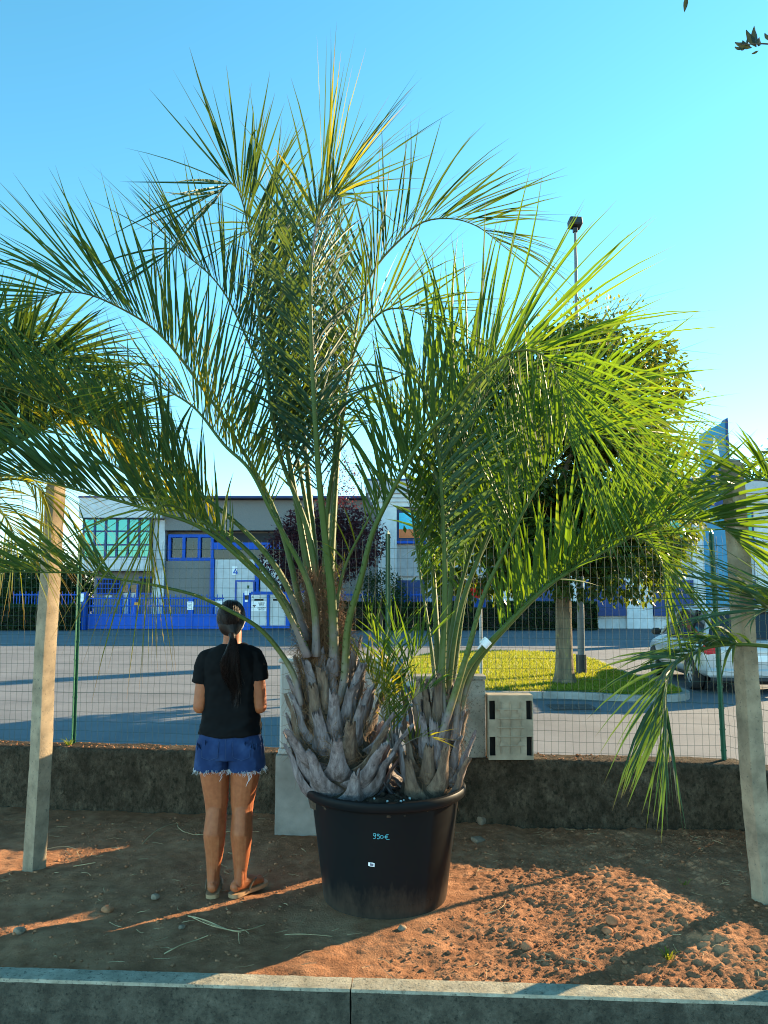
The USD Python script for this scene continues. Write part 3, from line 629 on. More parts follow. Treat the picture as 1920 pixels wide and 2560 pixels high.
minx, miny, maxx, maxy = inner.bounds
pts = rg.uniform((minx, miny), (maxx, maxy), (150000, 2))
import shapely
ok = shapely.contains_xy(inner, pts[:, 0], pts[:, 1])
pts = pts[ok]
wgt = np.clip(14.0 / pts[:, 1], 0, 1) ** 2
pts = pts[rg.random(len(pts)) < wgt][:46000]
n = len(pts); c = np.c_[pts, np.zeros(n)]
d = rg.normal(0, .45, (n, 3)); d[:, 2] = 1
m, uv = leaf_cards(c, d, rg.normal(size=(n, 3)), .06 + .035 * meshkit.fbm(c * .9, 3, 4)[:, None][:, 0].mean(), .014, 4)
obj('grass', m, 'grass_blade', lawn, uv=uv, kind='stuff')
ext = np.array(poly.exterior.coords)[:, :2]
seg = np.linalg.norm(np.diff(ext, axis=0), axis=1); S = np.r_[0, np.cumsum(seg)]
nk = int(S[-1] / 1.0)
for k in range(nk):
    s = np.linspace(k * S[-1] / nk + .006, (k + 1) * S[-1] / nk - .006, 5)
    o = np.stack([np.interp(s, S, ext[:, 0]), np.interp(s, S, ext[:, 1])], 1)
    inn = np.array([poly.buffer(-.12).exterior.interpolate(poly.buffer(-.12).exterior.project(Point(*a))).coords[0] for a in o])
    pg = Polygon(np.vstack([o, inn[::-1]])).buffer(0)
    if pg.geom_type == 'Polygon' and pg.area > .02:
        obj('kerb_stone', prism(pg, ROAD - .05, .012 + .004 * (k % 2)), 'island_kerb', lawn)
# road drain
dp = GP(1430, 1768, ROAD + .004)
dr = thing('drain_grate', 'dark iron drain grate set in the shaded asphalt before the grass island', 'drain', tuple(dp))
obj('frame', box(dp[0] - .36, dp[0] + .36, dp[1] - .31, dp[1] + .31, ROAD - .02, ROAD + .006), 'drain_iron', dr)
for k in range(7):
    obj('bar', bev(dp[0] - .33, dp[0] + .33, dp[1] - .29 + k * .085, dp[1] - .24 + k * .085, ROAD + .0065, ROAD + .018, .004), 'drain_iron', dr)

# ---------------------------------------------------------------- tree on the island, lamp post, sign post
TX, TY = 3.36, 14.45
blobs = [(TX - .3, TY, 4.2, 2.1, 2.1, 1.9), (TX + .6, TY - .2, 5.5, 1.7, 1.7, 1.3), (TX - 1.5, TY - .2, 2.7, 1.3, 1.4, 1.2), (TX + 1.3, TY, 3.4, 1.35, 1.5, 1.5), (TX + .2, TY - .9, 2.6, 1.7, 1.3, 1.0), (TX - .9, TY + .2, 5.2, 1.4, 1.4, 1.1), (TX + .3, TY + .1, 6.3, .9, .9, .75), (TX - 2.0, TY - .2, 2.0, .7, .8, .6), (TX + 1.2, TY - .3, 2.2, .9, .9, .7)]
tree('street_tree', 'leafy green tree with thick mossy trunk growing on the grass island', (TX, TY, 0), .165, 2.3, blobs, 52000, .145, .072, 'tree_leaf', 'bark', 21, droop=.75, top_r=.85, gate=.45, gs=2.0)
r = np.random.default_rng(8)
n = 3600
p, d = crown_points([(TX + .5, TY, 5.5, 2.0, 1.8, 1.9), (TX + 1.2, TY, 4.2, 1.7, 1.4, 2.0), (TX - .8, TY, 4.6, 1.9, 1.6, 2.0)], n, 77, hollow=.72, gate=.47)
m, uv = leaf_cards(p, d + r.normal(0, .5, d.shape), r.normal(size=p.shape), .09, .045, 78)
obj('outer_leaves', m, 'yellow_tree_leaf', '/World/street_tree', uv=uv, kind='stuff')
lb = GP(1454, 1687, 0.0); lt = P(1438, 572, lb[1])
lamp = thing('lamp_post', 'tall grey lamp post with black base and black floodlight head', 'lamp post', tuple(lb))
q = np.array([lb + (lt - lb) * t for t in (0, .2, .5, 1)])
obj('pole', tube(q, [.075, .07, .05, .03], 14), 'lamp_pole', lamp, smooth=40)
obj('base_sleeve', tube(np.array([lb, lb + [0, 0, .42]]), [.112, .108], 16), 'lamp_black', lamp, smooth=40)
obj('lamp_head', place(bev(-.14, .14, -.12, .12, -.09, .11, .025), tuple(lt + [0, 0, .12]), .1, -.25), 'lamp_black', lamp)
obj('bracket', bev(lt[0] - .05, lt[0] + .05, lt[1] - .05, lt[1] + .05, lt[2] - .08, lt[2] + .02, .01), 'lamp_black', lamp)
sb = GP(1203, 1692, 0.0)
sg = thing('sign_post', 'grey post with a round red and white road sign half hidden by the palm', 'road sign', tuple(sb))
s2 = P(1199, 1467, sb[1])
obj('pole', tube(np.array([sb, [sb[0], sb[1], s2[2] + .22]]), [.032, .032], 12), 'metal_grey', sg, smooth=40)
disc = Point(0, 0).buffer(.24, 32)
obj('sign_plate', place(upright(prism(disc, 0, .006), 0, 0, 0), (s2[0], sb[1] - .036, s2[2])), 'sign_red', sg)
obj('white_field', place(upright(prism(disc.buffer(-.004).intersection(Polygon([(-1, .09), (1, .09), (1, 1), (-1, 1)])), 0, .003), 0, 0, 0), (s2[0], sb[1] - .0445, s2[2])), 'sign_white', sg)
obj('symbol', place(bev(.02, .10, -.003, .003, -.06, .05, .02), (s2[0], sb[1] - .0455, s2[2])), 'letter_dark', sg)
obj('lower_plate', bev(s2[0] - .12, s2[0] + .12, sb[1] - .044, sb[1] - .036, s2[2] - .42, s2[2] - .26, .003), 'paint_blue', sg)

# ---------------------------------------------------------------- building with the blue gate
BY = 45.0
def bx(px): return P(px, 1493, BY)[0]
def bz(py): return P(960, py, BY)[2]
bl = thing('factory_building', 'grey factory building with green glazed upper corner and blue frames', 'building', (bx(580), BY + 6, ROAD))
def part(nm, x0, x1, z0, z1, mat, y0=0.0, y1=.3, parent=None, lab=None):
    return obj(nm, box(x0, x1, BY + y0, BY + y1, z0, z1), mat, parent or bl, label=lab)
zt = bz(1247); xl, xr = bx(199), bx(975)
part('wall', xl + .6, xr, ROAD - .2, zt - .05, 'stucco_grey', 1.05, 12.0)
part('parapet', xl, bx(405), bz(1296), zt, 'panel_white', -.5, 1.04, lab='pale smooth parapet over the green glazing')
part('parapet', bx(405) + .01, xr, bz(1325), zt - .06, 'stucco_grey', .2, 1.04)
part('coping', xl - .05, xr, zt + .002, zt + .10, 'paint_dark_blue', -.55, 1.1)
# green curtain glazing
gx0, gx1, gz0, gz1 = bx(204), bx(372), bz(1393), bz(1297)
part('glass_backing', gx0, gx1, gz0, gz1, 'paint_dark_blue', .55, .6)
cols = np.linspace(gx0, gx1, 7); zz = [gz0, bz(1362), bz(1328), gz1]
for a in range(6):
    for b in range(3):
        part('window_pane', cols[a] + .06, cols[a + 1] - .06, zz[b] + .05, zz[b + 1] - .05, 'green_glass', .02, .04)
for a in range(7): part('mullion', cols[a] - .055, cols[a] + .055, gz0, gz1, 'paint_dark_blue', -.06, .015)
for z in zz: part('transom', gx0, gx1, z - .045, z + .045, 'paint_dark_blue', -.035, .0125)
part('floor_band', xl + .1, bx(372) + .2, bz(1427), gz0 - .05, 'panel_white', -.35, 1.0, lab='pale band under the green glazing')
part('corner_pier', bx(372) + .08, bx(405), ROAD, bz(1298), 'stucco_white', .3, 1.04)
part('wall_panel', bx(405) + .02, bx(524), ROAD, bz(1397) - .1, 'stucco_grey', .5, 1.04)
# upper window strip with blue frames
ux0, ux1, uz0, uz1 = bx(416), bx(524), bz(1397), bz(1338)
part('window_recess', ux0, ux1, uz0, uz1, 'shadow_room', .95, 1.03)
for a, b in ((416, 449), (456, 488), (494, 521)):
    f = part('window', bx(a), bx(b), uz0 + .08, uz1 - .08, 'window_glass', .7, .72)
for a in (414, 451, 490, 523): part('window_frame', bx(a) - .08, bx(a) + .09, uz0, uz1, 'paint_blue', .5, .69)
for z in (uz0, uz1): part('window_frame', ux0 - .1, ux1 + .1, z - .09, z + .09, 'paint_blue', .48, .685)
# tall blue framed sliding door with the number 4
dx0, dx1 = bx(528), bx(700)
part('door_header', dx0, dx1, bz(1397) - .05, bz(1372), 'window_glass', .6, .65)
part('door_header_frame', dx0, dx1, bz(1372) + .003, bz(1355), 'paint_blue', .45, .7)
part('upper_window', dx0, dx1, bz(1355) + .01, bz(1330), 'shadow_room', .8, 1.03)
part('sliding_door', dx0 + .1, bx(636), ROAD + .02, bz(1398), 'panel_white', .4, .5)
part('sliding_door', bx(636) + .25, dx1, ROAD + .02, bz(1398), 'panel_white', .4, .5)
for a in (526, 639): part('door_frame', bx(a) - .12, bx(a) + .12, ROAD, bz(1396), 'paint_blue', .3, .395)
sg4 = part('number_sign', bx(576), bx(589), bz(1437), bz(1415), 'sign_white', .385, .398)
m4 = wall_text('4', .36, (bx(578.5), BY + .384, bz(1435.5)), .004); obj('number', m4, 'letter_blue', sg4)
part('wicket_frame', bx(584), bx(588), ROAD + .03, bz(1454), 'paint_blue', .36, .398)
part('wicket_frame', bx(630), bx(637), ROAD + .03, bz(1454), 'paint_blue', .30, .398)
part('wicket_frame', bx(584), bx(637), bz(1454) + .003, bz(1450), 'paint_blue', .36, .398)
# ground floor under the glazing
part('ground_wall', bx(222), bx(378), ROAD, bz(1428), 'stucco_grey', .75, 1.04)
part('window_recess', bx(230), bx(290), bz(1485), bz(1447), 'shadow_room', .70, .745)
for k in range(9): part('window_bar', bx(232 + k * 7), bx(233.2 + k * 7), bz(1484), bz(1447), 'paint_blue', .62, .66)
for z in (1447, 1459, 1471, 1484): part('window_frame', bx(230), bx(291), bz(z) - .03, bz(z) + .03, 'paint_blue', .60, .618)
part('door', bx(296), bx(333), ROAD, bz(1482), 'panel_white', .68, .745)
part('door_window', bx(297), bx(332), bz(1480), bz(1462), 'window_glass', .68, .70)
for a in (294, 314, 334): part('door_frame', bx(a) - .06, bx(a) + .06, ROAD, bz(1460), 'paint_blue', .6, .675)
part('window_recess', bx(340), bx(370), bz(1484), bz(1443), 'shadow_room', .70, .745)
for z in (1443, 1484): part('window_frame', bx(338), bx(372), bz(z) - .05, bz(z) + .05, 'paint_blue', .60, .69)
part('house_plate', bx(253), bx(268), bz(1495), bz(1488), 'panel_white', .72, .747)

# sliding gate, blue bars, signs
GY = 40.8
gx = lambda px: P(px, 1493, GY)[0]
gz = lambda py: P(960, py, GY)[2]
gt = thing('sliding_gate', 'long bright blue sliding gate of solid panel below and vertical bars above', 'gate', (gx(380), GY, ROAD))
obj('lower_panel', box(gx(221), gx(560), GY, GY + .06, ROAD + .06, gz(1537)), 'paint_blue', gt)
for z in (1536.5, 1515, 1496): obj('rail', bev(gx(221), gx(560), GY - .012, GY + .05, gz(z) - .035, gz(z) + .035, .01), 'paint_blue', gt)
for k in range(52):
    x = gx(224 + k * 6.5); hgt = gz(1486 if k % 2 else 1492)
    obj('bar', bev(x - .022, x + .022, GY + .051, GY + .095, gz(1537), hgt, .006), 'paint_blue', gt)
for a in (335, 478): obj('stile', bev(gx(a) - .12, gx(a) + .12, GY - .02, GY + .049, ROAD + .07, gz(1494), .01), 'paint_blue', gt)
gp_ = thing('gate_post', 'blue gate post with a white notice at the left end of the gate', 'gate post', (gx(212), GY, ROAD))
obj('post', bev(gx(206), gx(218), GY - .15, GY + .2, ROAD, gz(1481), .02), 'paint_blue', gp_)
obj('notice', box(gx(205), gx(213), GY - .17, GY - .152, gz(1504), gz(1484)), 'sign_white', gp_)
am = thing('amber_plate', 'small amber reflector plate hung on the blue gate', 'plate', (gx(343), GY, gz(1510)))
obj('plate', bev(gx(337), gx(351), GY - .06, GY - .022, gz(1513), gz(1506), .01), 'amber', am)
for a, b, z0, z1, lab in ((469, 484, 1524.5, 1504, 'white paper notice on the blue gate right of the hanging palm tips'), (540, 556, 1517, 1502, 'white notice on the blue gate beside the head of the woman')):
    nt = thing('paper_notice', lab, 'notice', (gx(a), GY, gz(z0)))
    obj('paper', box(gx(a), gx(b), GY - .045, GY - .025, gz(z0), gz(z1)), 'sign_white', nt)
    for k in range(5):
        zz_ = gz(z1 + 3 + k * 3.4)
        obj('text_line', box(gx(a + 2.5), gx(b - 2.5 - (k % 3)), GY - .0475, GY - .0455, zz_ - .012, zz_ + .012), 'label_print', nt)
ic = thing('intercom_pillar', 'blue intercom pillar with a white box and small green lamp', 'pillar', (gx(618), GY, ROAD))
obj('pillar', bev(gx(610), gx(629.5), GY - .3, GY, ROAD, gz(1482), .02), 'paint_blue', ic)
obj('call_box', bev(gx(614), gx(625), GY - .33, GY - .302, gz(1488), gz(1477), .01), 'sign_white', ic)
obj('intercom', bev(gx(615), gx(624), GY - .32, GY - .301, gz(1499), gz(1489), .01), 'lamp_black', ic)
obj('label_plate', bev(gx(615), gx(623), GY - .318, GY - .301, gz(1505), gz(1499.5), .01), 'sign_white', ic)
obj('warning_light', place(trimesh.creation.cylinder(.06, .17, sections=14), (gx(621), GY - .15, gz(1477) + .2)), 'fence_green', ic)
pd = thing('loading_panels', 'blue framed white entrance panels with black loading goods lettering', 'entrance panels', (gx(680), GY, ROAD))
for a, b in ((630, 669), (676.5, 716)):
    pn = obj('panel', box(gx(a), gx(b), GY - .27, GY - .22, gz(1563), gz(1487)), 'panel_white', pd)
    obj('letter_slot', box(gx(a + 8), gx(b - 8), GY - .275, GY - .272, gz(1502), gz(1497)), 'hollow_dark', pn)
    if a == 630:
        obj('notice_sheet', box(gx(631), gx(669), GY - .276, GY - .272, gz(1527.5), gz(1503)), 'sign_white', pn)
        obj('address_plate', box(gx(631), gx(650), GY - .276, GY - .272, gz(1496), gz(1488.5)), 'sign_white', pn)
        for k in range(2): obj('text_line', box(gx(638), gx(649), GY - .279, GY - .277, gz(1491.6 + k * 3), gz(1490.8 + k * 3)), 'label_print', pn)
        obj('emblem', upright(prism(Point(0, 0).buffer(.04), 0, .003), gx(634), GY - .2765, gz(1492.5)), 'fence_green', pn)
        for txt, x, z, wd in (('CARICO', 648, 1509.2, 15.5), ('MERCI', 650, 1513.6, 12), ('LOADING', 646, 1520.8, 20), ('GOODS', 648, 1525.4, 15.5)):
            obj('lettering', wall_text(txt, .075, (gx(x), GY - .2765, gz(z)), .003, True, gx(x + wd) - gx(x)), 'letter_dark', pn)
        tr = [(0, 0), (.09, 0), (.09, .02), (.17, .02), (.17, .07), (.02, .07), (.0, .03)]
        obj('truck_symbol', upright(prism(Polygon(tr), 0, .003), gx(634), GY - .2765, gz(1515.5)), 'letter_dark', pn)
        obj('arrow_symbol', upright(prism(Polygon([(0, .1), (.07, .1), (.035, 0)]), 0, .003), gx(637), GY - .2765, gz(1520)), 'letter_dark', pn)
for a, b, z0, z1 in ((669.6, 676, 1568, 1487), (716.6, 727, 1570, 1478)): obj('frame', bev(gx(a), gx(b), GY - .33, GY - .1, gz(z0), gz(z1), .01), 'paint_blue', pd)
obj('frame', bev(gx(629.8), gx(716.5), GY - .32, GY - .11, gz(1486.5), gz(1479), .01), 'paint_blue', pd)
obj('frame', bev(gx(629.8), gx(716.5), GY - .325, GY - .105, gz(1570), gz(1563.5), .01), 'paint_blue', pd)
obj('name_board', box(gx(727.5), gx(762), GY - .25, GY - .2, gz(1499.5), gz(1482)), 'panel_white', pd)
for z0, z1 in ((1481.6, 1476), (1505, 1500)): obj('frame', bev(gx(727.5), gx(763), GY - .28, GY - .15, gz(z0), gz(z1), .01), 'paint_blue', pd)
rp = thing('rendered_pier', 'grey rendered pier under the white name board beside the gate', 'pier', (gx(745), GY, ROAD))
obj('pier', box(gx(728), gx(765), GY - .1, GY + .3, ROAD, gz(1506)), 'stucco_grey', rp)
# blue bar fence right of the gate, and left
def bar_fence(a, b, lab, y=GY + .6, z0=1500, z1=1478):
    t = thing('bar_fence', lab, 'fence', (gx((a + b) / 2), y, ROAD))
    X0, X1 = gx(a), gx(b)
    for z in (gz(1487), gz(1530)): obj('rail', bev(X0, X1, y - .02, y + .02, z - .03, z + .03, .006), 'paint_blue', t)
    n = int((X1 - X0) / .16)
    for k in range(n + 1):
        x = X0 + (X1 - X0) * k / n
        obj('bar', bev(x - .02, x + .02, y + .021, y + .055, ROAD, gz(z1) - .1 * (k % 2), .006), 'paint_blue', t)
bar_fence(770, 1180, 'blue bar fence behind the clipped hedge in the middle')
bar_fence(20, 205, 'blue bar fence behind the hedge at the far left')
hedge('hedge', 'clipped dark green hedge along the far side of the road in the middle', gx(770), gx(1480), GY - .9, GY + .45, ROAD, gz(1507), 26000, 'dark_leaf', 31)
hedge('hedge', 'clipped dark green hedge left of the blue gate', gx(-260), gx(203), GY - .9, GY + .45, ROAD, gz(1514), 14000, 'dark_leaf', 32)

# ---------------------------------------------------------------- white building on the right
WYB = 42.0
wx = lambda px: P(px, 1493, WYB)[0]
wzz = lambda py: P(960, py, WYB)[2]
wb = thing('white_building', 'long white industrial building with stepped cornice and blue window frames', 'building', (wx(1500), WYB + 6, ROAD))
def wpart(nm, x0, x1, z0, z1, mat, y0, y1, parent=None, lab=None): return obj(nm, box(x0, x1, WYB + y0, WYB + y1, z0, z1), mat, parent or wb, label=lab)
X0, X1 = wx(945), wx(2420)
ct = wzz(1199)
wpart('wall', X0, X1, ROAD - .2, ct - 1.0, 'stucco_white', .6, 14)
for k, (a, b, o, mt) in enumerate(((0, -.12, .42, 'paint_dark_blue'), (-.122, -.80, .38, 'roof_grey'), (-.802, -1.02, .22, 'stucco_white'), (-1.022, -1.24, .10, 'stucco_white'), (-1.242, -1.50, 0, 'stucco_white'))):
    wpart('cornice', X0 - o - .3, X1, ct + b, ct + a, mt, -o, .59 if a < -1 else 13.5)
wpart('pilaster', X0, wx(992), ROAD, ct - 1.51, 'stucco_white', .02, .58)
wins = ((992, 1062), (1130, 1230), (1300, 1400), (1470, 1570), (1640, 1740), (1846, 1898), (1960, 2060))
for k, (a, b) in enumerate(wins):
    fr = wpart('window', wx(a), wx(b), wzz(1352), wzz(1272), 'paint_dark_blue', .3, .58)
    wpart('window_sill', wx(a) - .1, wx(b) + .1, wzz(1358), wzz(1352) - .003, 'paint_blue', .1, .57)
    if k == 0:
        wpart('poster', wx(998), wx(1060), wzz(1322), wzz(1281), 'poster_cyan', .24, .28, fr)
        wpart('poster', wx(998), wx(1060), wzz(1344), wzz(1322) - .003, 'poster_orange', .24, .28, fr)
    else:
        wpart('pane', wx(a) + .15, wx(b) - .15, wzz(1345), wzz(1282), 'green_glass', .22, .24, fr)
    wpart('spandrel', wx(a), wx(b), wzz(1440), wzz(1362), 'roof_grey', .45, .59)
    wpart('lower_window', wx(a), wx(b), wzz(1540), wzz(1450), 'paint_dark_blue', .3, .58)
    wpart('pilaster', wx(b) + .05, wx(wins[k + 1][0]) - .05 if k < 6 else X1, ROAD, ct - 1.51, 'stucco_white', .40, .585)

# ---------------------------------------------------------------- pylon sign
PY = 30.0
qx = lambda px: P(px, 1493, PY)[0]
qz = lambda py: P(960, py, PY)[2]
pl = thing('pylon_sign', 'tall blue pylon sign with slanted top and a white spire emblem', 'sign', (qx(1806), PY, ROAD))
sh = [(qx(1775), ROAD), (qx(1833), ROAD), (qx(1829), qz(1052)), (qx(1770), qz(1083))]
obj('sign_body', upright(prism(Polygon(sh), 0, .35), 0, PY + .35, 0), 'pylon_teal', pl)
obj('edge_band', upright(prism(Polygon([(qx(1833.3), ROAD), (qx(1843), ROAD), (qx(1835), qz(1044)), (qx(1829.3), qz(1049))]), -.02, .38), 0, PY + .35, 0), 'paint_dark_blue', pl)
obj('lower_field', upright(prism(Polygon([(qx(1775), qz(1266)), (qx(1829), qz(1266)), (qx(1829), qz(1160)), (qx(1773), qz(1168))]), 0, .004), 0, PY - .003, 0), 'paint_dark_blue', pl)
obj('emblem', upright(prism(Polygon([(qx(1791), qz(1165)), (qx(1816), qz(1165)), (qx(1807), qz(1115)), (qx(1799), qz(1088)), (qx(1794), qz(1115))]), 0, .006), 0, PY - .0075, 0), 'sign_white', pl)
for a, b in (((1785, 1246), (1806, 1238)), ((1785, 1262), (1808, 1252))):
    obj('stripe', upright(prism(Polygon([(qx(a[0]), qz(a[1])), (qx(b[0]), qz(b[1])), (qx(b[0]), qz(b[1] - 3)), (qx(a[0]), qz(a[1] - 3))]), 0, .004), 0, PY - .0078, 0), 'sign_white', pl)

# ---------------------------------------------------------------- far trees
cx, cy_ = P(820, 1493, 38.5)[0], 38.5
bz_ = lambda py: P(960, py, 38.5)[2]
tree('plum_tree', 'dark purple leaved plum tree in front of the factory building', (cx, cy_, ROAD), .16, 2.0, [(cx - .3, cy_, bz_(1370), 2.7, 1.9, 2.0), (cx - 1.7, cy_, bz_(1400), 1.7, 1.4, 1.5), (cx + 1.5, cy_, bz_(1350), 1.6, 1.4, 1.5), (cx + .2, cy_, bz_(1290), 1.6, 1.3, 1.0), (cx - 1.2, cy_, bz_(1320), 1.4, 1.3, 1.0)], 15000, .17, .10, 'purple_leaf', 'dark_bark', 41, gate=.36)
r = np.random.default_rng(3); tp = np.array([P(862, 1215, 38.5)])
p = tp + r.normal(0, 1, (700, 3)) * [.55, .4, .9] + [0, 0, .2]
m, uv = leaf_cards(p, r.normal(size=p.shape), r.normal(size=p.shape), .12, .07, 9)
obj('top_sprigs', m, 'purple_leaf', '/World/plum_tree', uv=uv, kind='stuff')
gx_, gy_ = P(955, 1493, 39.2)[0], 39.2
tree('round_bush', 'small round dark green bush before the white building', (gx_, gy_, ROAD), .07, .7, [(gx_, gy_, 2.0, 1.2, 1.0, 1.1), (gx_ + .7, gy_, 1.4, .8, .8, .7)], 4500, .12, .07, 'dark_leaf', 'dark_bark', 43, gate=.3)
for k, (px, d, zt_, w, lab, lf, n) in enumerate(((30, 52, 5.6, 3.4, 'dark leafy tree behind the far left hedge at the frame edge', 'dark_leaf', 9000), (120, 50, 5.2, 2.6, 'yellowish green tree between left stake and factory corner', 'yellow_tree_leaf', 5000), (165, 47.5, 3.9, 2.4, 'dark low tree just left of the factory corner', 'dark_leaf', 7000), (-90, 54, 6.3, 3.5, 'tall dark tree beyond the left frame edge', 'dark_leaf', 5000), (60, 46, 3.6, 3.0, 'dark broad bush behind the left blue bar fence', 'dark_leaf', 8000))):
    x = P(px, 1493, d)[0]
    tree('far_tree', lab, (x, d, ROAD), .15, 1.4, [(x, d, zt_ * .52, w, 2.0, zt_ * .42), (x - w * .4, d, zt_ * .4, w * .7, 1.7, zt_ * .36), (x + w * .4, d, zt_ * .45, w * .7, 1.7, zt_ * .36), (x, d, zt_ * .8, w * .5, 1.2, zt_ * .2)], n, .22, .12, lf, 'dark_bark', 60 + k, gate=.36)
# a grove far beyond the sun side of the road, outside the frame, that shades the far lane
for k, (x, d) in enumerate(((25, 47), (33, 50), (41, 46))):
    tree('roadside_tree', ('tall broad tree on the far side of the road beyond the pylon sign', 'tall broad tree further right beyond the white building', 'tall broad tree at the far right end of the road')[k], (x, d, ROAD), .25, 3, [(x, d, 7, 4, 3.5, 4), (x + 1, d, 10, 2.5, 2.5, 2)], 4000, .35, .2, 'dark_leaf', 'dark_bark', 90 + k)

# ---------------------------------------------------------------- silver car
def car():
    rw, fw = np.array([5.80, 14.6]), np.array([6.05, 17.3])
    dirv = (fw - rw) / np.linalg.norm(fw - rw); right = np.array([dirv[1], -dirv[0]])
    org = rw - dirv * .82 + right * .83        # rear centre on the ground
    t = thing('parked_car', 'silver estate car parked beside the grass island, seen from its rear left', 'car', (org[0], org[1], ROAD))
    def W(m):
        v, f, _ = meshkit.arrays(m)
        return trimesh.Trimesh(np.c_[org[0] + dirv[0] * v[:, 0] - right[0] * v[:, 1], org[1] + dirv[1] * v[:, 0] - right[1] * v[:, 1], ROAD + v[:, 2]], f, process=False)
    # sections along the length (x forward, y left, z up): half width and heights
    st = [(0.0, .74, .42, .80), (.04, .83, .30, .92), (.15, .87, .24, .98), (.6, .89, .22, .99), (1.6, .90, .21, .98), (2.9, .90, .21, .96), (3.7, .88, .22, .92), (4.1, .82, .26, .80), (4.25, .70, .36, .66)]
    V, n = [], 20
    for x, w, z0, z1 in st:
        a = np.linspace(0, 2 * np.pi, n, endpoint=False) + np.pi / n
        ca, sa = np.cos(a), np.sin(a); e = .42
        V.append(np.c_[np.full(n, x), w * np.sign(ca) * np.abs(ca) ** e, (z0 + z1) / 2 + (z1 - z0) / 2 * np.sign(sa) * np.abs(sa) ** .55])
    V = np.vstack(V); k = len(st)
    i, j = np.meshgrid(np.arange(k - 1), np.arange(n), indexing='ij')
    q = np.stack([i * n + j, i * n + (j + 1) % n, (i + 1) * n + (j + 1) % n, (i + 1) * n + j], -1).reshape(-1, 4)
    V = np.vstack([V, [[0, 0, .61], [4.25, 0, .51]]]); jj = np.arange(n)
    F = np.vstack([q[:, [0, 2, 1]], q[:, [0, 3, 2]], np.stack([np.full(n, k * n), (jj + 1) % n, jj], 1), np.stack([np.full(n, k * n + 1), (k - 1) * n + jj, (k - 1) * n + (jj + 1) % n], 1)])
    body = trimesh.Trimesh(V, F, process=True); trimesh.repair.fix_normals(body)
    body = body.subdivide_loop(2)
    man = Manifold(__import__('manifold3d').Mesh(np.asarray(body.vertices, np.float32), np.asarray(body.faces, np.uint32)))
    for x in (.82, 3.45):
        for s in (-1, 1):
            man -= Manifold.cylinder(.3, .37, .37, 40).rotate((90, 0, 0)).translate((x, s * .9 + (.15), .30))
    obj('body', W(man), 'car_silver', t, smooth=35)
    def ring(pts): return trimesh.convex.convex_hull(np.array(pts))
    low = [(.14, .80), (3.05, .82)]; roof = [(.42, .62), (2.15, .64)]
    gh = [(.16, s * .80, .95) for s in (-1, 1)] + [(3.05, s * .80, .94) for s in (-1, 1)] + [(.44, s * .60, 1.46) for s in (-1, 1)] + [(2.1, s * .62, 1.47) for s in (-1, 1)]
    obj('cabin_glass', W(ring(gh)), 'car_glass', t)
    rf = [(.40, s * .60, 1.455) for s in (-1, 1)] + [(2.15, s * .62, 1.46) for s in (-1, 1)] + [(.55, s * .52, 1.50) for s in (-1, 1)] + [(1.9, s * .54, 1.51) for s in (-1, 1)] + [(.33, 0, 1.47)]
    obj('roof', W(ring(rf)), 'car_silver', t)
    def post(a, b, r): return tube(np.array([a, b]), [r, r], 8)
    for s in (-1, 1):
        obj('pillar', W(post((.14, s * .795, .94), (.43, s * .61, 1.47), .045)), 'car_silver', t)
        obj('pillar', W(post((1.0, s * .815, .94), (1.05, s * .63, 1.47), .030)), 'black_trim', t)
        obj('pillar', W(post((2.0, s * .81, .94), (1.95, s * .63, 1.47), .030)), 'black_trim', t)
        obj('pillar', W(post((3.05, s * .80, .94), (2.12, s * .63, 1.47), .035)), 'car_silver', t)
        obj('roof_rail', W(post((.5, s * .57, 1.53), (1.95, s * .58, 1.53), .016)), 'metal_grey', t)
        obj('tail_light', W(bev(-.015, .16, s * .71 - .14, s * .71 + .14, .70, .90, .04)), 'tail_red', t)
        obj('mirror', W(bev(2.62, 2.78, s * 1.0 - .09, s * 1.0 + .09, .93, 1.07, .04)), 'black_trim', t)
        obj('door_handle', W(bev(1.2, 1.38, s * .905 - .012, s * .905 + .012, .80, .825, .005)), 'car_silver', t)
        obj('door_handle', W(bev(2.15, 2.33, s * .905 - .012, s * .905 + .012, .80, .825, .005)), 'car_silver', t)
    for x in (.82, 3.45):
        for s in (-1, 1):
            w = obj('wheel', W(Manifold.revolve(__import__('manifold3d').CrossSection([[(.20, -.09), (.31, -.10), (.325, -.06), (.325, .06), (.31, .10), (.20, .09)]]), 36).rotate((90, 0, 0)).translate((x, s * .80, .325))), 'tyre', t, smooth=40)
            sp_ = [bev(-.02, .02, -.012, .012, .04, .21, .005) for _ in range(1)]
            ms = [place(sp_[0], (0, 0, 0), 0, 0, a) for a in np.arange(7) * 2 * np.pi / 7] + [place(trimesh.creation.cylinder(.055, .03, sections=16), (0, 0, 0), 0, math.pi / 2)]
            rim = cat([tube(np.c_[.205 * np.cos(np.linspace(0, 2 * np.pi, 33)), 0 * np.linspace(0, 1, 33), .205 * np.sin(np.linspace(0, 2 * np.pi, 33))], .014, 6, False)] + ms)
            obj('rim', W((rim[0] + [x, s * .868, .325], rim[1])), 'alloy', w)
            obj('wheel_well', W(place(trimesh.creation.cylinder(.36, .02, sections=30), (x, s * .66, .32), 0, math.pi / 2)), 'hollow_dark', t)
    obj('bumper', W(bev(-.03, .10, -.80, .80, .30, .46, .04)), 'car_silver', t)
    obj('bumper_trim', W(bev(-.034, .08, -.74, .74, .23, .30, .02)), 'black_trim', t)
    pl_ = obj('number_plate', W(bev(-.022, -.005, -.26, .26, .58, .69, .003)), 'plate_white', t)
    obj('plate_band', W(bev(-.0245, -.0225, .215, .255, .59, .68, .0005)), 'paint_blue', pl_)
    obj('rear_window_wiper', W(bev(.10, .13, -.25, .25, .98, 1.0, .005)), 'black_trim', t)
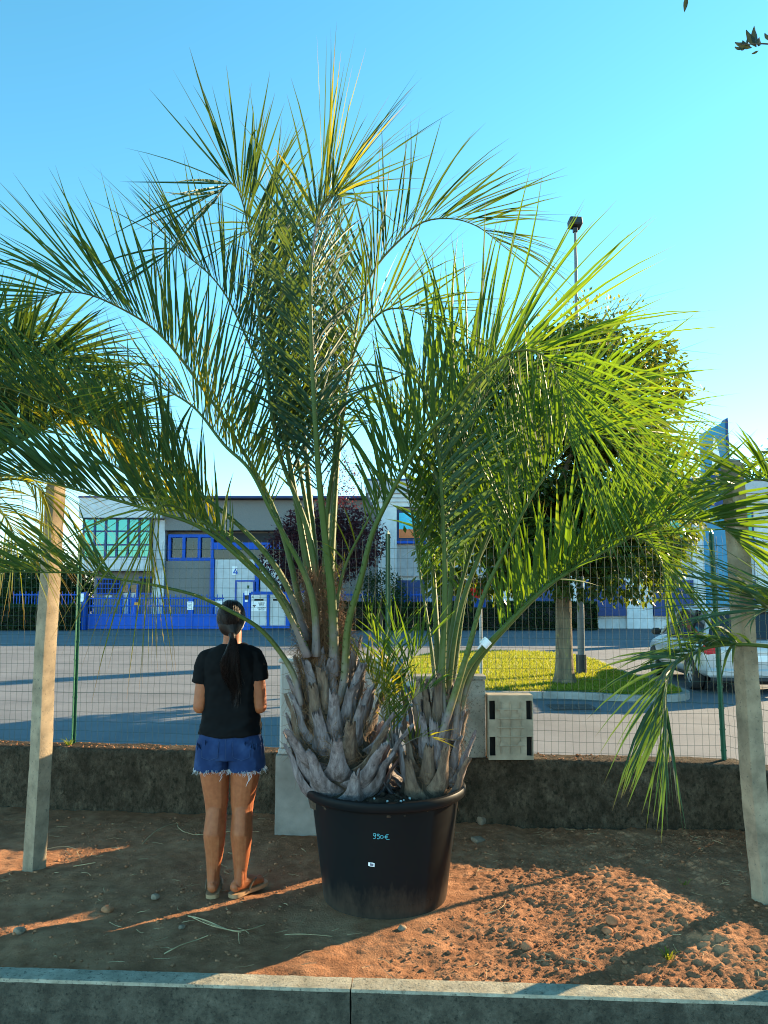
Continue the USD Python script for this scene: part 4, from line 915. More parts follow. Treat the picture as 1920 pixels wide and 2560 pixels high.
    obj('underside', W(bev(.2, 4.0, -.62, .62, .16, .24, .02)), 'hollow_dark', t)
car()

# ---------------------------------------------------------------- olive twigs at the top right
def olive(p0, p1, leaves, lab):
    t = thing('olive_twig', lab, 'twig', tuple(P(*p0)))
    a, b = P(*p0), P(*p1)
    obj('stem', tube(np.array([a, (a + b) / 2 + [0, 0, .004], b]), [.003, .0025, .0015], 6), 'dark_bark', t)
    for (x0, y0, x1, y1, w) in leaves:
        c, e = P(x0, y0, p0[2]), P(x1, y1, p0[2] + .02)
        d = e - c; L = np.linalg.norm(d); d /= L
        s = np.cross(d, [0, 1, .3]); s /= np.linalg.norm(s)
        u = np.linspace(0, 1, 6); ww = np.sin(np.pi * u ** .8) * w * L + 1e-4
        v = np.stack([c + d * L * k + s * q_ * sg_ + np.array([0, .004 * abs(sg_), 0]) for k, q_ in zip(u, ww) for sg_ in (-1, 0, 1)])
        f = []
        for k in range(5):
            for m_ in range(2): f += [(3 * k + m_, 3 * k + m_ + 1, 3 * k + m_ + 4), (3 * k + m_, 3 * k + m_ + 4, 3 * k + m_ + 3)]
        uv = np.stack([np.repeat(u * .6, 3), np.full(18, .4)], 1)
        obj('leaf', (v, np.array(f)), 'olive_leaf', t, uv=uv)
olive((1960, 112, 2.4), (1845, 112, 2.4), [(1892, 116, 1866, 74, .16), (1888, 112, 1886, 64, .13), (1897, 114, 1899, 92, .18), (1880, 118, 1838, 105, .18), (1868, 112, 1857, 100, .2), (1870, 110, 1869, 95, .1), (1865, 118, 1853, 124, .18), (1856, 122, 1838, 116, .18), (1897, 126, 1880, 133, .16), (1930, 100, 1912, 82, .2)], 'dark olive twig reaching in from the right frame edge against the sky')
olive((1722, -40, 2.4), (1718, -10, 2.4), [(1718, -12, 1712, 29, .17), (1720, -30, 1740, -8, .16)], 'single dark olive leaf hanging in from the top frame edge')
# ---------------------------------------------------------------- palms
UP = np.array([0, 0, 1.0])
DD = 0.15                                             # the potted palms stand this much further back
def frond(spec, seed):
    """spec: dict with pts [(px, py, distance)] or world points w; returns rachis curve, frames and leaflet arrays."""
    r = np.random.default_rng(seed)
    w = np.array([P(p[0], p[1], p[2] + spec.get('dd', DD)) for p in spec['pts']]) if 'pts' in spec else np.array(spec['w'], float)
    N = 64
    c, Ltot = spline(w, N)
    t = np.gradient(c, axis=0); t /= np.linalg.norm(t, axis=1, keepdims=True)
    out = np.array(spec['out'], float) if 'out' in spec else c[-1] - c[0]
    out[2] = 0; out /= np.linalg.norm(out) + 1e-9
    a, b = t @ out, t @ UP
    nrm = -b[:, None] * out + a[:, None] * UP
    nrm -= t * (nrm * t).sum(1, keepdims=True)
    nrm /= np.linalg.norm(nrm, axis=1, keepdims=True) + 1e-9
    for k in range(1, N):                                # keep the frame steady along the curve
        nn = .75 * nrm[k - 1] + .25 * nrm[k]; nn -= t[k] * (nn @ t[k]); nrm[k] = nn / (np.linalg.norm(nn) + 1e-9)
    side = np.cross(t, nrm)
    s0, n, L = spec.get('s0', .3), int(spec.get('n', 52) * spec.get('nk', 1.22)), spec.get('L', .62) * spec.get('k', 1.12)
    lift, wid = spec.get('lift', 38) + 8, spec.get('w_', .024) * spec.get('wk', .76) * .86
    S, SG = [], []
    for sg in (-1, 1):
        base = s0 + (1 - s0) * (np.arange(n) + .5) / n
        base = base + r.normal(0, .25 * (1 - s0) / n, n)
        S.append(np.clip(base, s0 * .98, .997)); SG.append(np.full(n, sg))
    S, SG = np.concatenate(S), np.concatenate(SG)
    keep = r.random(len(S)) > spec.get('gap', .10)
    S, SG = S[keep], SG[keep]; m = len(S)
    x = np.linspace(0, 1, N)
    g = lambda A: np.stack([np.interp(S, x, A[:, k]) for k in range(3)], 1)
    p, T, Nn, B = g(c), g(t), g(nrm), g(side)
    rel = (S - s0) / (1 - s0)
    al = np.radians(np.interp(rel, [0, .15, .5, .85, 1], [50, 54, 45, 32, 14]) + r.normal(0, 5, m))
    be = np.radians(lift + r.normal(0, 11, m) + 16 * (rel < .12) * r.normal(0, 1, m))
    d = np.cos(al)[:, None] * T + np.sin(al)[:, None] * (SG[:, None] * np.cos(be)[:, None] * B + np.sin(be)[:, None] * Nn)
    Ls = L * np.interp(rel, [0, .08, .35, .7, 1], [.55, .8, 1.0, 1.0, .82 * spec.get('tipL', 1.0)]) * r.normal(1, .07, m)
    wd = T - d * (T * d).sum(1, keepdims=True); wd /= np.linalg.norm(wd, axis=1, keepdims=True)
    nb = np.cross(d, wd); nb *= np.sign((nb * Nn).sum(1, keepdims=True) + 1e-6)
    tw = r.normal(0, .35, m)[:, None]
    wd, nb = wd * np.cos(tw) + nb * np.sin(tw), nb * np.cos(tw) - wd * np.sin(tw)
    K = 6
    u = np.linspace(0, 1, K)
    prof = np.array([.42, .95, 1.0, .78, .45, .03])
    droop = np.abs(r.normal(spec.get('droop', .10), .05, m)) * Ls
    broke = (r.random(m) < spec.get('broken', .045)).astype(float)
    side_b = r.normal(0, .075, m) * Ls
    q = p[:, None] + d[:, None] * (Ls[:, None] * u)[..., None] - UP * (droop[:, None] * u ** 2.2 + broke[:, None] * Ls[:, None] * .9 * np.clip(u - .5, 0, 1) ** 1.2)[..., None] + wd[:, None] * (side_b[:, None] * u ** 2)[..., None]
    W = wid * r.uniform(.8, 1.15, m)[:, None] * prof * np.interp(rel, [0, .1, .8, 1], [.6, 1, .9, .6])[:, None]
    e = wd[:, None] * (W * .5 * .93)[..., None]; h = nb[:, None] * (W * .5 * .36)[..., None]
    V = np.stack([q - e + h, q, q + e + h], 2)           # m, K, 3 across, xyz
    rr = r.random(m)
    UV = np.stack([np.broadcast_to(u[None, :, None], (m, K, 3)), np.broadcast_to(rr[:, None, None], (m, K, 3))], -1)
    F = []
    for k in range(K - 1):
        for j in range(2):
            a_ = 3 * k + j; F += [(a_, a_ + 1, a_ + 4), (a_, a_ + 4, a_ + 3)]
    return dict(c=c, t=t, n=nrm, b=side, V=V.reshape(m, -1, 3), UV=UV.reshape(m, -1, 2), F=np.array(F), L=Ls, s0=s0, Ltot=Ltot)
def leaf_pack(fr, idx):
    V, UV, F = fr['V'][idx], fr['UV'][idx], fr['F']
    k = V.shape[1]
    f = (F[None] + (np.arange(len(V)) * k)[:, None, None]).reshape(-1, 3)
    return (V.reshape(-1, 3), f), UV.reshape(-1, 2)
def build_palm(t, specs, seed, singles=300, spines=True):
    fr = [frond(s, seed * 100 + k) for k, s in enumerate(specs)]
    score = [(fr[k]['L'][i] * s.get('front', 1.0) / np.linalg.norm(fr[k]['V'][i].mean(0) - [0, 0, EYE]), k, i) for k, s in enumerate(specs) for i in range(len(fr[k]['L']))]
    score.sort(reverse=True); single = {}
    for _, k, i in score[:singles]: single.setdefault(k, []).append(i)
    for k, s in enumerate(specs):
        f = fr[k]
        x = np.linspace(0, 1, len(f['c']))
        r0 = s.get('r', .026)
        rad = np.interp(x, [0, .06, .3, .7, 1], [r0 * 1.35, r0 * 1.1, r0 * .72, r0 * .38, r0 * .12])
        tb_ = tube(f['c'], rad, 9, True, .72, f['n'][0]); arc = np.r_[np.repeat(x, 9), 0, 1] * f['Ltot'] / 2.4
        path = obj('frond', tb_, s.get('pm', 'petiole'), t, smooth=True, uv=np.c_[arc, 0 * arc], label=s.get('label'))
        leafm = s.get('leaf', 'palm_leaf')
        mine = single.get(k, [])
        for i in mine:
            m, uv = leaf_pack(f, [i]); obj('leaflet', m, leafm, path, uv=uv)
        rest = np.setdiff1d(np.arange(len(f['L'])), mine)
        if len(rest):
            m, uv = leaf_pack(f, rest); obj('leaflets', m, leafm, path, uv=uv, kind='stuff')
        if spines:
            r = np.random.default_rng(seed + k); vs = []
            for q in np.linspace(.05, f['s0'], int(f['Ltot'] * f['s0'] / .022)):
                i = min(int(q * (len(x) - 1)), len(x) - 2)
                for sg in (-1, 1):
                    if r.random() < .25: continue
                    b = f['c'][i] + f['b'][i] * sg * rad[i] * .98
                    tip = b + f['b'][i] * sg * r.uniform(.008, .02) + f['t'][i] * r.uniform(.004, .012)
                    vs += [b - f['t'][i] * .004, b + f['t'][i] * .004, tip, b + f['n'][i] * .003]
            if vs:
                n = len(vs) // 4; kk = np.arange(n)[:, None] * 4
                obj('spines', (np.array(vs), np.concatenate([kk + [0, 1, 2], kk + [0, 2, 3], kk + [1, 3, 2]], 1).reshape(-1, 3)), 'petiole', path, kind='stuff', uv=np.full((len(vs), 2), .3))
    return fr
def boot(b, o, tilt, L, w0, w1, seed, curl=.5):
    """The stump of a cut frond: a tapering trough, wide where it clasps the trunk."""
    r = np.random.default_rng(seed)
    s = np.cross(UP, o)
    K, J = 12, 11
    u = np.linspace(0, 1, K)
    ax = UP * math.cos(tilt) + o * math.sin(tilt)
    nn = o * math.cos(tilt) - UP * math.sin(tilt)
    cen = b + ax * (L * u)[:, None] + nn * (.022 * np.sin(np.pi * np.clip(u * 1.35, 0, 1)) * L / .3 - .02 * u)[:, None] + s * (r.normal(0, .05) * L * u ** 2)[:, None]
    w = w1 + (w0 - w1) * np.exp(-(u / .42) ** 1.7) * 1.0
    w = w * (1 - .12 * np.clip(u - .7, 0, 1))
    v = np.linspace(-1, 1, J)
    th = np.interp(u, [0, .3, 1], [.030, .026, .018])
    end = r.normal(0, .016, J) + (np.arange(J) % 2) * r.uniform(0, .014) + r.normal(0, .014) * v
    rim = np.abs(v) ** 2
    outer = cen[:, None] + s * (w[:, None] / 2 * v)[..., None] - nn * (w[:, None] * curl * .5 * rim)[..., None]
    outer[-1] += ax * end[:, None]
    innr = outer - nn * (th[:, None] * (1 - .75 * rim))[..., None]
    V = np.concatenate([outer.reshape(-1, 3), innr.reshape(-1, 3)])
    V = V + (meshkit.fbm(V * 26 + seed, 3, seed % 97) - .5)[:, None] * nn * .012 + (meshkit.fbm(V * [60, 60, 12] + seed, 2, seed % 89) - .5)[:, None] * nn * .005
    F = []; O = K * J
    for i in range(K - 1):
        for j in range(J - 1):
            a_ = i * J + j
            F += [(a_, a_ + 1, a_ + J + 1), (a_, a_ + J + 1, a_ + J), (O + a_, O + a_ + J + 1, O + a_ + 1), (O + a_, O + a_ + J, O + a_ + J + 1)]
    for i in range(K - 1):
        for j, sw in ((0, False), (J - 1, True)):
            a_, c_ = i * J + j, (i + 1) * J + j
            q = [(a_, c_, O + c_), (a_, O + c_, O + a_)]
            F += [x[::-1] for x in q] if sw else q
    for i, sw in ((0, True), (K - 1, False)):
        for j in range(J - 1):
            a_, c_ = i * J + j, i * J + j + 1
            q = [(a_, c_, O + c_), (a_, O + c_, O + a_)]
            F += [x[::-1] for x in q] if sw else q
    return trimesh.Trimesh(V, np.array(F)[:, ::-1], process=False)
def hairs(axis, rad, n, seed, L=(.04, .13), rr=.0011):
    r = np.random.default_rng(seed); ms = []
    N = len(axis)
    for k in range(n):
        u = r.random(); i = u * (N - 1); a = axis[0] + (axis[-1] - axis[0]) * u
        R = np.interp(u, np.linspace(0, 1, len(rad)), rad) * r.uniform(.85, 1.12)
        an = r.random() * 6.3
        o = np.array([math.cos(an), math.sin(an), 0]); l = r.uniform(*L)
        p = a + o * R
        d = o * r.normal(.25, .3) + UP * r.normal(.6, .5) + np.cross(UP, o) * r.normal(0, .8)
        d /= np.linalg.norm(d)
        e = np.cross(d, o) * r.normal(0, .3)
        ms.append(tube(np.array([p, p + d * l * .5 + e * l * .4, p + d * l + e * l + UP * r.normal(-.2, .4) * l]), [rr, rr, rr * .4], 3, False))
    return cat(ms)

# ---- the big pot
PC = np.array([0.006, 4.36])
pot = thing('plant_pot', 'large black plastic plant pot with rolled rim and blue handwritten price', 'pot', (PC[0], PC[1], 0))
RZ = .595
prof = [(0, -.02), (.315, -.02), (.332, -.012), (.338, .01), (.352, .12), (.372, .28), (.392, .43), (.403, .525), (.408, .538), (.432, .542), (.441, .550), (.446, .566), (.446, .582), (.440, .593), (.428, RZ + .002), (.416, .593), (.406, .582), (.402, .56), (.395, .48), (0, .47)]
obj('shell', lathe(prof, 96, (PC[0], PC[1], 0)), 'pot_plastic', pot, smooth=35)
def wrap(m, ang0, z0, off=.0015):
    """Lays a flat mesh (x right, y up) on the pot's wall, centred at angle ang0 from the side towards the camera."""
    v = np.array(m.vertices if hasattr(m, 'vertices') else m[0]); f = m.faces if hasattr(m, 'faces') else m[1]
    z = v[:, 1] + z0
    R = np.interp(z, [p[1] for p in prof[3:8]], [p[0] for p in prof[3:8]]) + off + v[:, 2]
    a = ang0 + v[:, 0] / .38
    return trimesh.Trimesh(np.stack([PC[0] + R * np.sin(a), PC[1] - R * np.cos(a), z], 1), f, process=False)
# handwriting: round pen strokes
def pen(strokes, r=.0016):
    return cat([tube(spline([(x, y, 0) for x, y in s], 16)[0] if len(s) > 2 else np.array([(x, y, 0) for x, y in s], float), r, 6) for s in strokes])
nine = [[(.016, .024), (.010, .030), (.003, .026), (.003, .019), (.009, .016), (.015, .022), (.016, .028), (.014, .012), (.010, .003), (.002, .004)]]
five = [[(.034, .026), (.024, .027)], [(.024, .027), (.023, .017)], [(.023, .017), (.030, .018), (.033, .010), (.029, .003), (.021, .004)]]
zero = [[(.046, .021), (.039, .018), (.038, .009), (.044, .005), (.051, .010), (.050, .018), (.044, .021)]]
euro = [[(.078, .024), (.068, .024), (.062, .014), (.065, .004), (.072, -.001), (.082, .000)], [(.058, .016), (.074, .017)], [(.058, .011), (.073, .012)]]
m = pen(nine + five + zero + euro, .0014)
obj('price', wrap((m[0] - [.04, .012, 0], m[1]), -.055, .418, .001), 'chalk_blue', pot)
lb_ = prism(Polygon([(0, 0), (.033, -.004), (.034, .016), (.001, .019)]), 0, .0008)
st = obj('sticker', wrap(lb_, -.232, .268), 'white_label', pot)
obj('print', wrap(prism(Polygon([(.010, .002), (.027, 0), (.027, .013), (.010, .015)]), .0012, .0016), -.232, .268), 'label_print', st)
# faint raised lettering band near the foot
g = np.random.default_rng(2)
for row, z in enumerate((.055, .075, .095)):
    x = -.26
    while x < .30:
        w = g.uniform(.006, .016)
        if g.random() > .25: obj('raised_bar', wrap(prism(Polygon([(x, 0), (x + w, 0), (x + w, .011), (x, .011)]), 0, .0016), .05, z, -.0006), 'pot_plastic', pot) if row == 0 and g.random() > .4 else None
        x += w + .005
# potting soil
gxy = np.linspace(-.405, .405, 90)
GX, GY_ = np.meshgrid(gxy, gxy, indexing='ij'); R_ = np.hypot(GX, GY_)
def psz(x, y):
    p = np.stack([x, y, 0 * x], -1)
    return .545 + (meshkit.fbm(p * 14, 4, 6) - .5) * .05 + (meshkit.noise(p * 60, 3) - .5) * .012 - .02 * (np.hypot(x, y) > .38)
sc_ = np.minimum(1, .402 / np.maximum(R_, 1e-6))
gx2, gy2 = GX * sc_, GY_ * sc_
n_ = len(gxy); i, j = np.meshgrid(np.arange(n_ - 1), np.arange(n_ - 1), indexing='ij')
qq = np.stack([i * n_ + j, (i + 1) * n_ + j, (i + 1) * n_ + j + 1, i * n_ + j + 1], -1).reshape(-1, 4)
ps = obj('potting_soil', (np.stack([gx2 + PC[0], gy2 + PC[1], psz(gx2, gy2)], -1).reshape(-1, 3), qq), 'potting_soil', pot, smooth=True)
ms = []
for k in range(150):
    a, R = g.random() * 6.3, .4 * math.sqrt(g.random()); x, y = R * math.cos(a), R * math.sin(a)
    s = g.uniform(.003, .008)
    m_ = trimesh.creation.icosphere(subdivisions=1, radius=s); ms.append(place(m_, (PC[0] + x, PC[1] + y, float(psz(np.array(x), np.array(y))) + s * .5)))
obj('perlite', cat(ms[:70]), 'perlite', ps, kind='stuff')
obj('bark_chips', cat([place(lib[g.integers(24)].copy().apply_scale(g.uniform(.006, .016)), (PC[0] + x, PC[1] + y, float(psz(np.array(x), np.array(y))) + .005), g.random() * 6) for x, y in ((lambda a, R: (R * math.cos(a), R * math.sin(a)))(g.random() * 6.3, .4 * math.sqrt(g.random())) for _ in range(260))]), 'potting_soil', ps, kind='stuff')

# ---- left palm
TB = np.array([-.225, 4.33, .50]); TT = P(805, 1560, 4.36)
pa = thing('palm_tree', 'largest feather palm with tall upright fronds, left trunk in the black pot', 'palm', tuple(TB))
ax_ = np.array([TB + (TT - TB) * u for u in np.linspace(0, 1, 9)])
obj('trunk', tube(ax_, [.185, .20, .195, .18, .165, .145, .125, .105, .085], 20), 'trunk_core', pa, smooth=60)
rb_ = np.random.default_rng(17)
nb_ = 64
for k in range(nb_):
    u = .035 + .965 * (k / nb_) ** .92
    a = k * 2.39996 + rb_.normal(0, .12)
    o = np.array([math.cos(a), math.sin(a), 0])
    c = TB + (TT - TB) * (u * .60)
    R = np.interp(u, [0, .12, .5, 1], [.185, .215, .185, .11])
    L = rb_.uniform(.28, .38) * (1.0 if u > .2 else .88)
    tilt = math.radians(np.interp(u, [0, .2, .6, 1], [44, 38, 29, 16]) + rb_.normal(0, 5))
    obj('leaf_base', boot(c + o * (R - .03) - UP * .04, o, tilt, L, rb_.uniform(.19, .235) * (1 - .25 * u), rb_.uniform(.045, .062), k + 3, rb_.uniform(.35, .6)), 'leaf_base_bark' if rb_.random() < .75 else 'leaf_base_brown', pa, smooth=45)
obj('fibre', hairs(ax_[2:], np.array([.21, .18, .14, .10]), 2600, 4, (.05, .15), .0012), 'fibre', pa, kind='stuff')
axf = np.array([P(812, 1670, 4.32), P(800, 1440, 4.36)])
obj('fibre', hairs(np.array([axf[0], axf[0] * .5 + axf[1] * .5, axf[1]]), np.array([.10, .075, .05]), 2200, 5, (.05, .16), .0012), 'fibre', pa, kind='stuff')
LP = [
 dict(pts=[(781, 640, 3.68), (790, 570, 3.64), (800, 525, 3.6), (818, 492, 3.5), (846, 488, 3.36)], out=(0.25, -1, 0), s0=.30, n=12, L=.66, lift=62, wk=.95, leaf='palm_leaf_yellow', r=.006, tipL=1.1),
 dict(pts=[(836, 1690, 4.06), (830, 1500, 4.04), (806, 1280, 3.96), (788, 1050, 3.86), (777, 800, 3.78), (780, 640, 3.7), (797, 540, 3.62), (822, 494, 3.5), (845, 492, 3.38)], out=(0.25, -1, 0), s0=.36, n=72, L=.66, tipL=1.25, wk=.85, leaf='palm_leaf_shaded', lift=46, front=1.4),
 dict(pts=[(795, 1600, 4.22), (774, 1342, 4.25), (708, 1162, 4.3), (683, 1053, 4.3), (655, 850, 4.3), (632, 650, 4.3), (606, 505, 4.25), (582, 458, 4.2), (556, 474, 4.14), (534, 510, 4.1)], wk=1.0, s0=.36, n=74, L=.70, lift=40, leaf='palm_leaf_shaded'),
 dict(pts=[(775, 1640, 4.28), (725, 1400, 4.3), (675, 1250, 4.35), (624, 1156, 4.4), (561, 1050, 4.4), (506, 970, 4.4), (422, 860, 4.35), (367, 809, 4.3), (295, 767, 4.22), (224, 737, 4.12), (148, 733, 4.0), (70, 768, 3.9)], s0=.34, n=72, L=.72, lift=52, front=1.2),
 dict(pts=[(790, 1600, 4.34), (770, 1300, 4.4), (700, 1010, 4.48), (633, 880, 4.5), (561, 733, 4.5), (506, 670, 4.45), (464, 636, 4.4), (443, 618, 4.34), (415, 640, 4.28)], s0=.38, n=56, L=.66, lift=40, leaf='palm_leaf_shaded'),
 dict(pts=[(790, 1640, 4.02), (777, 1480, 3.98), (719, 1353, 3.92), (672, 1266, 3.88), (616, 1164, 3.85), (570, 1122, 3.85), (519, 1058, 3.86), (477, 1012, 3.88), (422, 978, 3.9), (380, 961, 3.9), (338, 970, 3.88), (300, 1004, 3.85)], s0=.42, n=46, L=.44, w_=.018, lift=30, leaf='palm_leaf_yellow'),
 dict(pts=[(770, 1600, 4.1), (700, 1434, 4.08), (591, 1308, 4.05), (477, 1219, 4.02), (380, 1147, 4.0), (295, 1092, 4.0), (211, 1046, 4.0), (100, 1000, 3.98), (0, 968, 3.95), (-90, 975, 3.9)], wk=.95, s0=.40, n=56, L=.70, lift=42, front=1.3),
 dict(pts=[(768, 1640, 4.05), (700, 1493, 3.98), (624, 1417, 3.92), (548, 1350, 3.88), (477, 1307, 3.84), (405, 1284, 3.8), (332, 1262, 3.76), (236, 1236, 3.7), (154, 1214, 3.65), (60, 1192, 3.6), (-40, 1192, 3.55)], wk=.95, s0=.36, n=54, L=.58, lift=44, front=1.3),
 dict(pts=[(772, 1620, 4.18), (710, 1500, 4.2), (640, 1400, 4.2), (560, 1330, 4.2), (485, 1290, 4.2), (422, 1252, 4.2), (371, 1221, 4.2), (295, 1172, 4.2), (232, 1126, 4.18), (180, 1092, 4.15), (120, 1082, 4.1)], s0=.42, n=46, L=.46, lift=48, leaf='palm_leaf_yellow'),
 dict(pts=[(770, 1640, 3.98), (700, 1500, 3.82), (610, 1392, 3.66), (520, 1315, 3.5), (445, 1268, 3.38), (402, 1266, 3.3), (382, 1292, 3.25), (375, 1340, 3.22), (378, 1385, 3.2)], s0=.64, n=24, L=.44, lift=18, w_=.016, droop=.5, leaf='palm_leaf_yellow', r=.018),
 dict(pts=[(752, 1760, 4.06), (735, 1690, 4.03), (692, 1619, 3.98), (648, 1571, 3.92), (603, 1542, 3.88), (544, 1512, 3.84), (488, 1488, 3.8), (440, 1475, 3.78), (370, 1460, 3.74), (293, 1447, 3.7), (204, 1433, 3.64), (108, 1431, 3.58), (0, 1432, 3.5), (-60, 1446, 3.46)], s0=.66, n=26, L=.50, lift=35, front=1.4, r=.021),
 dict(pts=[(815, 1600, 4.25), (824, 1234, 4.27), (850, 1089, 4.26), (868, 963, 4.24), (886, 880, 4.22), (910, 828, 4.18), (935, 796, 4.14), (968, 774, 4.08), (1006, 772, 4.02), (1050, 786, 3.94), (1078, 816, 3.88)], s0=.40, n=48, L=.62, lift=36),
 dict(pts=[(820, 1600, 4.36), (835, 1300, 4.45), (855, 1050, 4.55), (885, 850, 4.6), (922, 700, 4.6), (968, 632, 4.58), (1002, 598, 4.55), (1048, 560, 4.5), (1091, 547, 4.45), (1140, 548, 4.4), (1200, 570, 4.3), (1245, 605, 4.22)], s0=.42, n=54, L=.64, lift=46, leaf='palm_leaf_shaded'),
 dict(pts=[(850, 1760, 4.06), (862, 1690, 4.04), (871, 1560, 4.0), (900, 1457, 3.96), (929, 1340, 3.94), (970, 1250, 3.92), (1016, 1162, 3.9), (1081, 1071, 3.88), (1135, 1017, 3.86), (1166, 971, 3.84), (1222, 916, 3.82), (1277, 882, 3.78), (1333, 877, 3.72), (1377, 910, 3.64), (1403, 985, 3.56), (1418, 1080, 3.5)], s0=.34, n=72, L=.82, w_=.028, lift=46, front=1.6, droop=.12, leaf='palm_leaf_backlit'),
 dict(pts=[(835, 1640, 4.12), (840, 1540, 4.12), (853, 1451, 4.1), (875, 1386, 4.08), (907, 1324, 4.06), (940, 1259, 4.05), (966, 1194, 4.04), (988, 1130, 4.02), (1020, 1080, 4.0)], s0=.25, n=14, L=.30, w_=.014, lift=20, leaf='palm_leaf_yellow', r=.017, gap=.25),
 dict(pts=[(800, 1600, 4.4), (775, 1250, 4.6), (745, 950, 4.8), (720, 720, 4.9), (690, 600, 5.0), (650, 560, 5.08), (610, 590, 5.15)], wk=1.0, s0=.36, n=40, L=.60, lift=50, leaf='palm_leaf_shaded'),
 dict(pts=[(815, 1600, 4.42), (835, 1250, 4.65), (840, 950, 4.85), (835, 720, 5.0), (815, 590, 5.12), (780, 560, 5.25)], wk=1.0, s0=.36, n=40, L=.58, lift=50, out=(0, 1, 0), leaf='palm_leaf_shaded'),
 dict(pts=[(800, 1600, 4.22), (740, 1250, 4.3), (700, 1020, 4.3), (668, 820, 4.32), (660, 700, 4.3), (690, 610, 4.2)], wk=1.0, s0=.36, n=40, L=.55, lift=50, out=(-.4, -1, 0), leaf='palm_leaf_shaded'),
]
build_palm(pa, LP, 3)
# ---- right palm
TB2 = np.array([.228, 4.35, .50]); TT2 = P(1128, 1740, 4.33)
pb = thing('palm_tree', 'shorter feather palm with fewer brown stumps, right trunk in the black pot', 'palm', tuple(TB2))
ax2 = np.array([TB2 + (TT2 - TB2) * u for u in np.linspace(0, 1, 7)])
obj('trunk', tube(ax2, [.15, .145, .13, .115, .10, .085, .065], 18), 'trunk_core', pb, smooth=60)
nb_ = 48
for k in range(nb_):
    u = (k / nb_) ** .9
    a = k * 2.39996 + rb_.normal(0, .12) + .8
    o = np.array([math.cos(a), math.sin(a), 0])
    c = TB2 + (TT2 - TB2) * (u * .76)
    R = np.interp(u, [0, 1], [.172, .085])
    tall = (k in (22, 26))
    L = rb_.uniform(.24, .34) if not tall else rb_.uniform(.42, .50)
    tilt = math.radians(np.interp(u, [0, .3, 1], [36, 25, 12]) + rb_.normal(0, 5))
    obj('leaf_base', boot(c + o * (R - .03) - UP * .04, o, tilt, L, rb_.uniform(.13, .17) * (1 - .2 * u), rb_.uniform(.038, .055), k + 103, rb_.uniform(.35, .6)), 'leaf_base_bark' if rb_.random() < .55 else 'leaf_base_brown', pb, smooth=45)
obj('fibre', hairs(ax2[1:], np.array([.14, .12, .09, .06]), 1300, 14, (.04, .11), .0011), 'fibre', pb, kind='stuff')
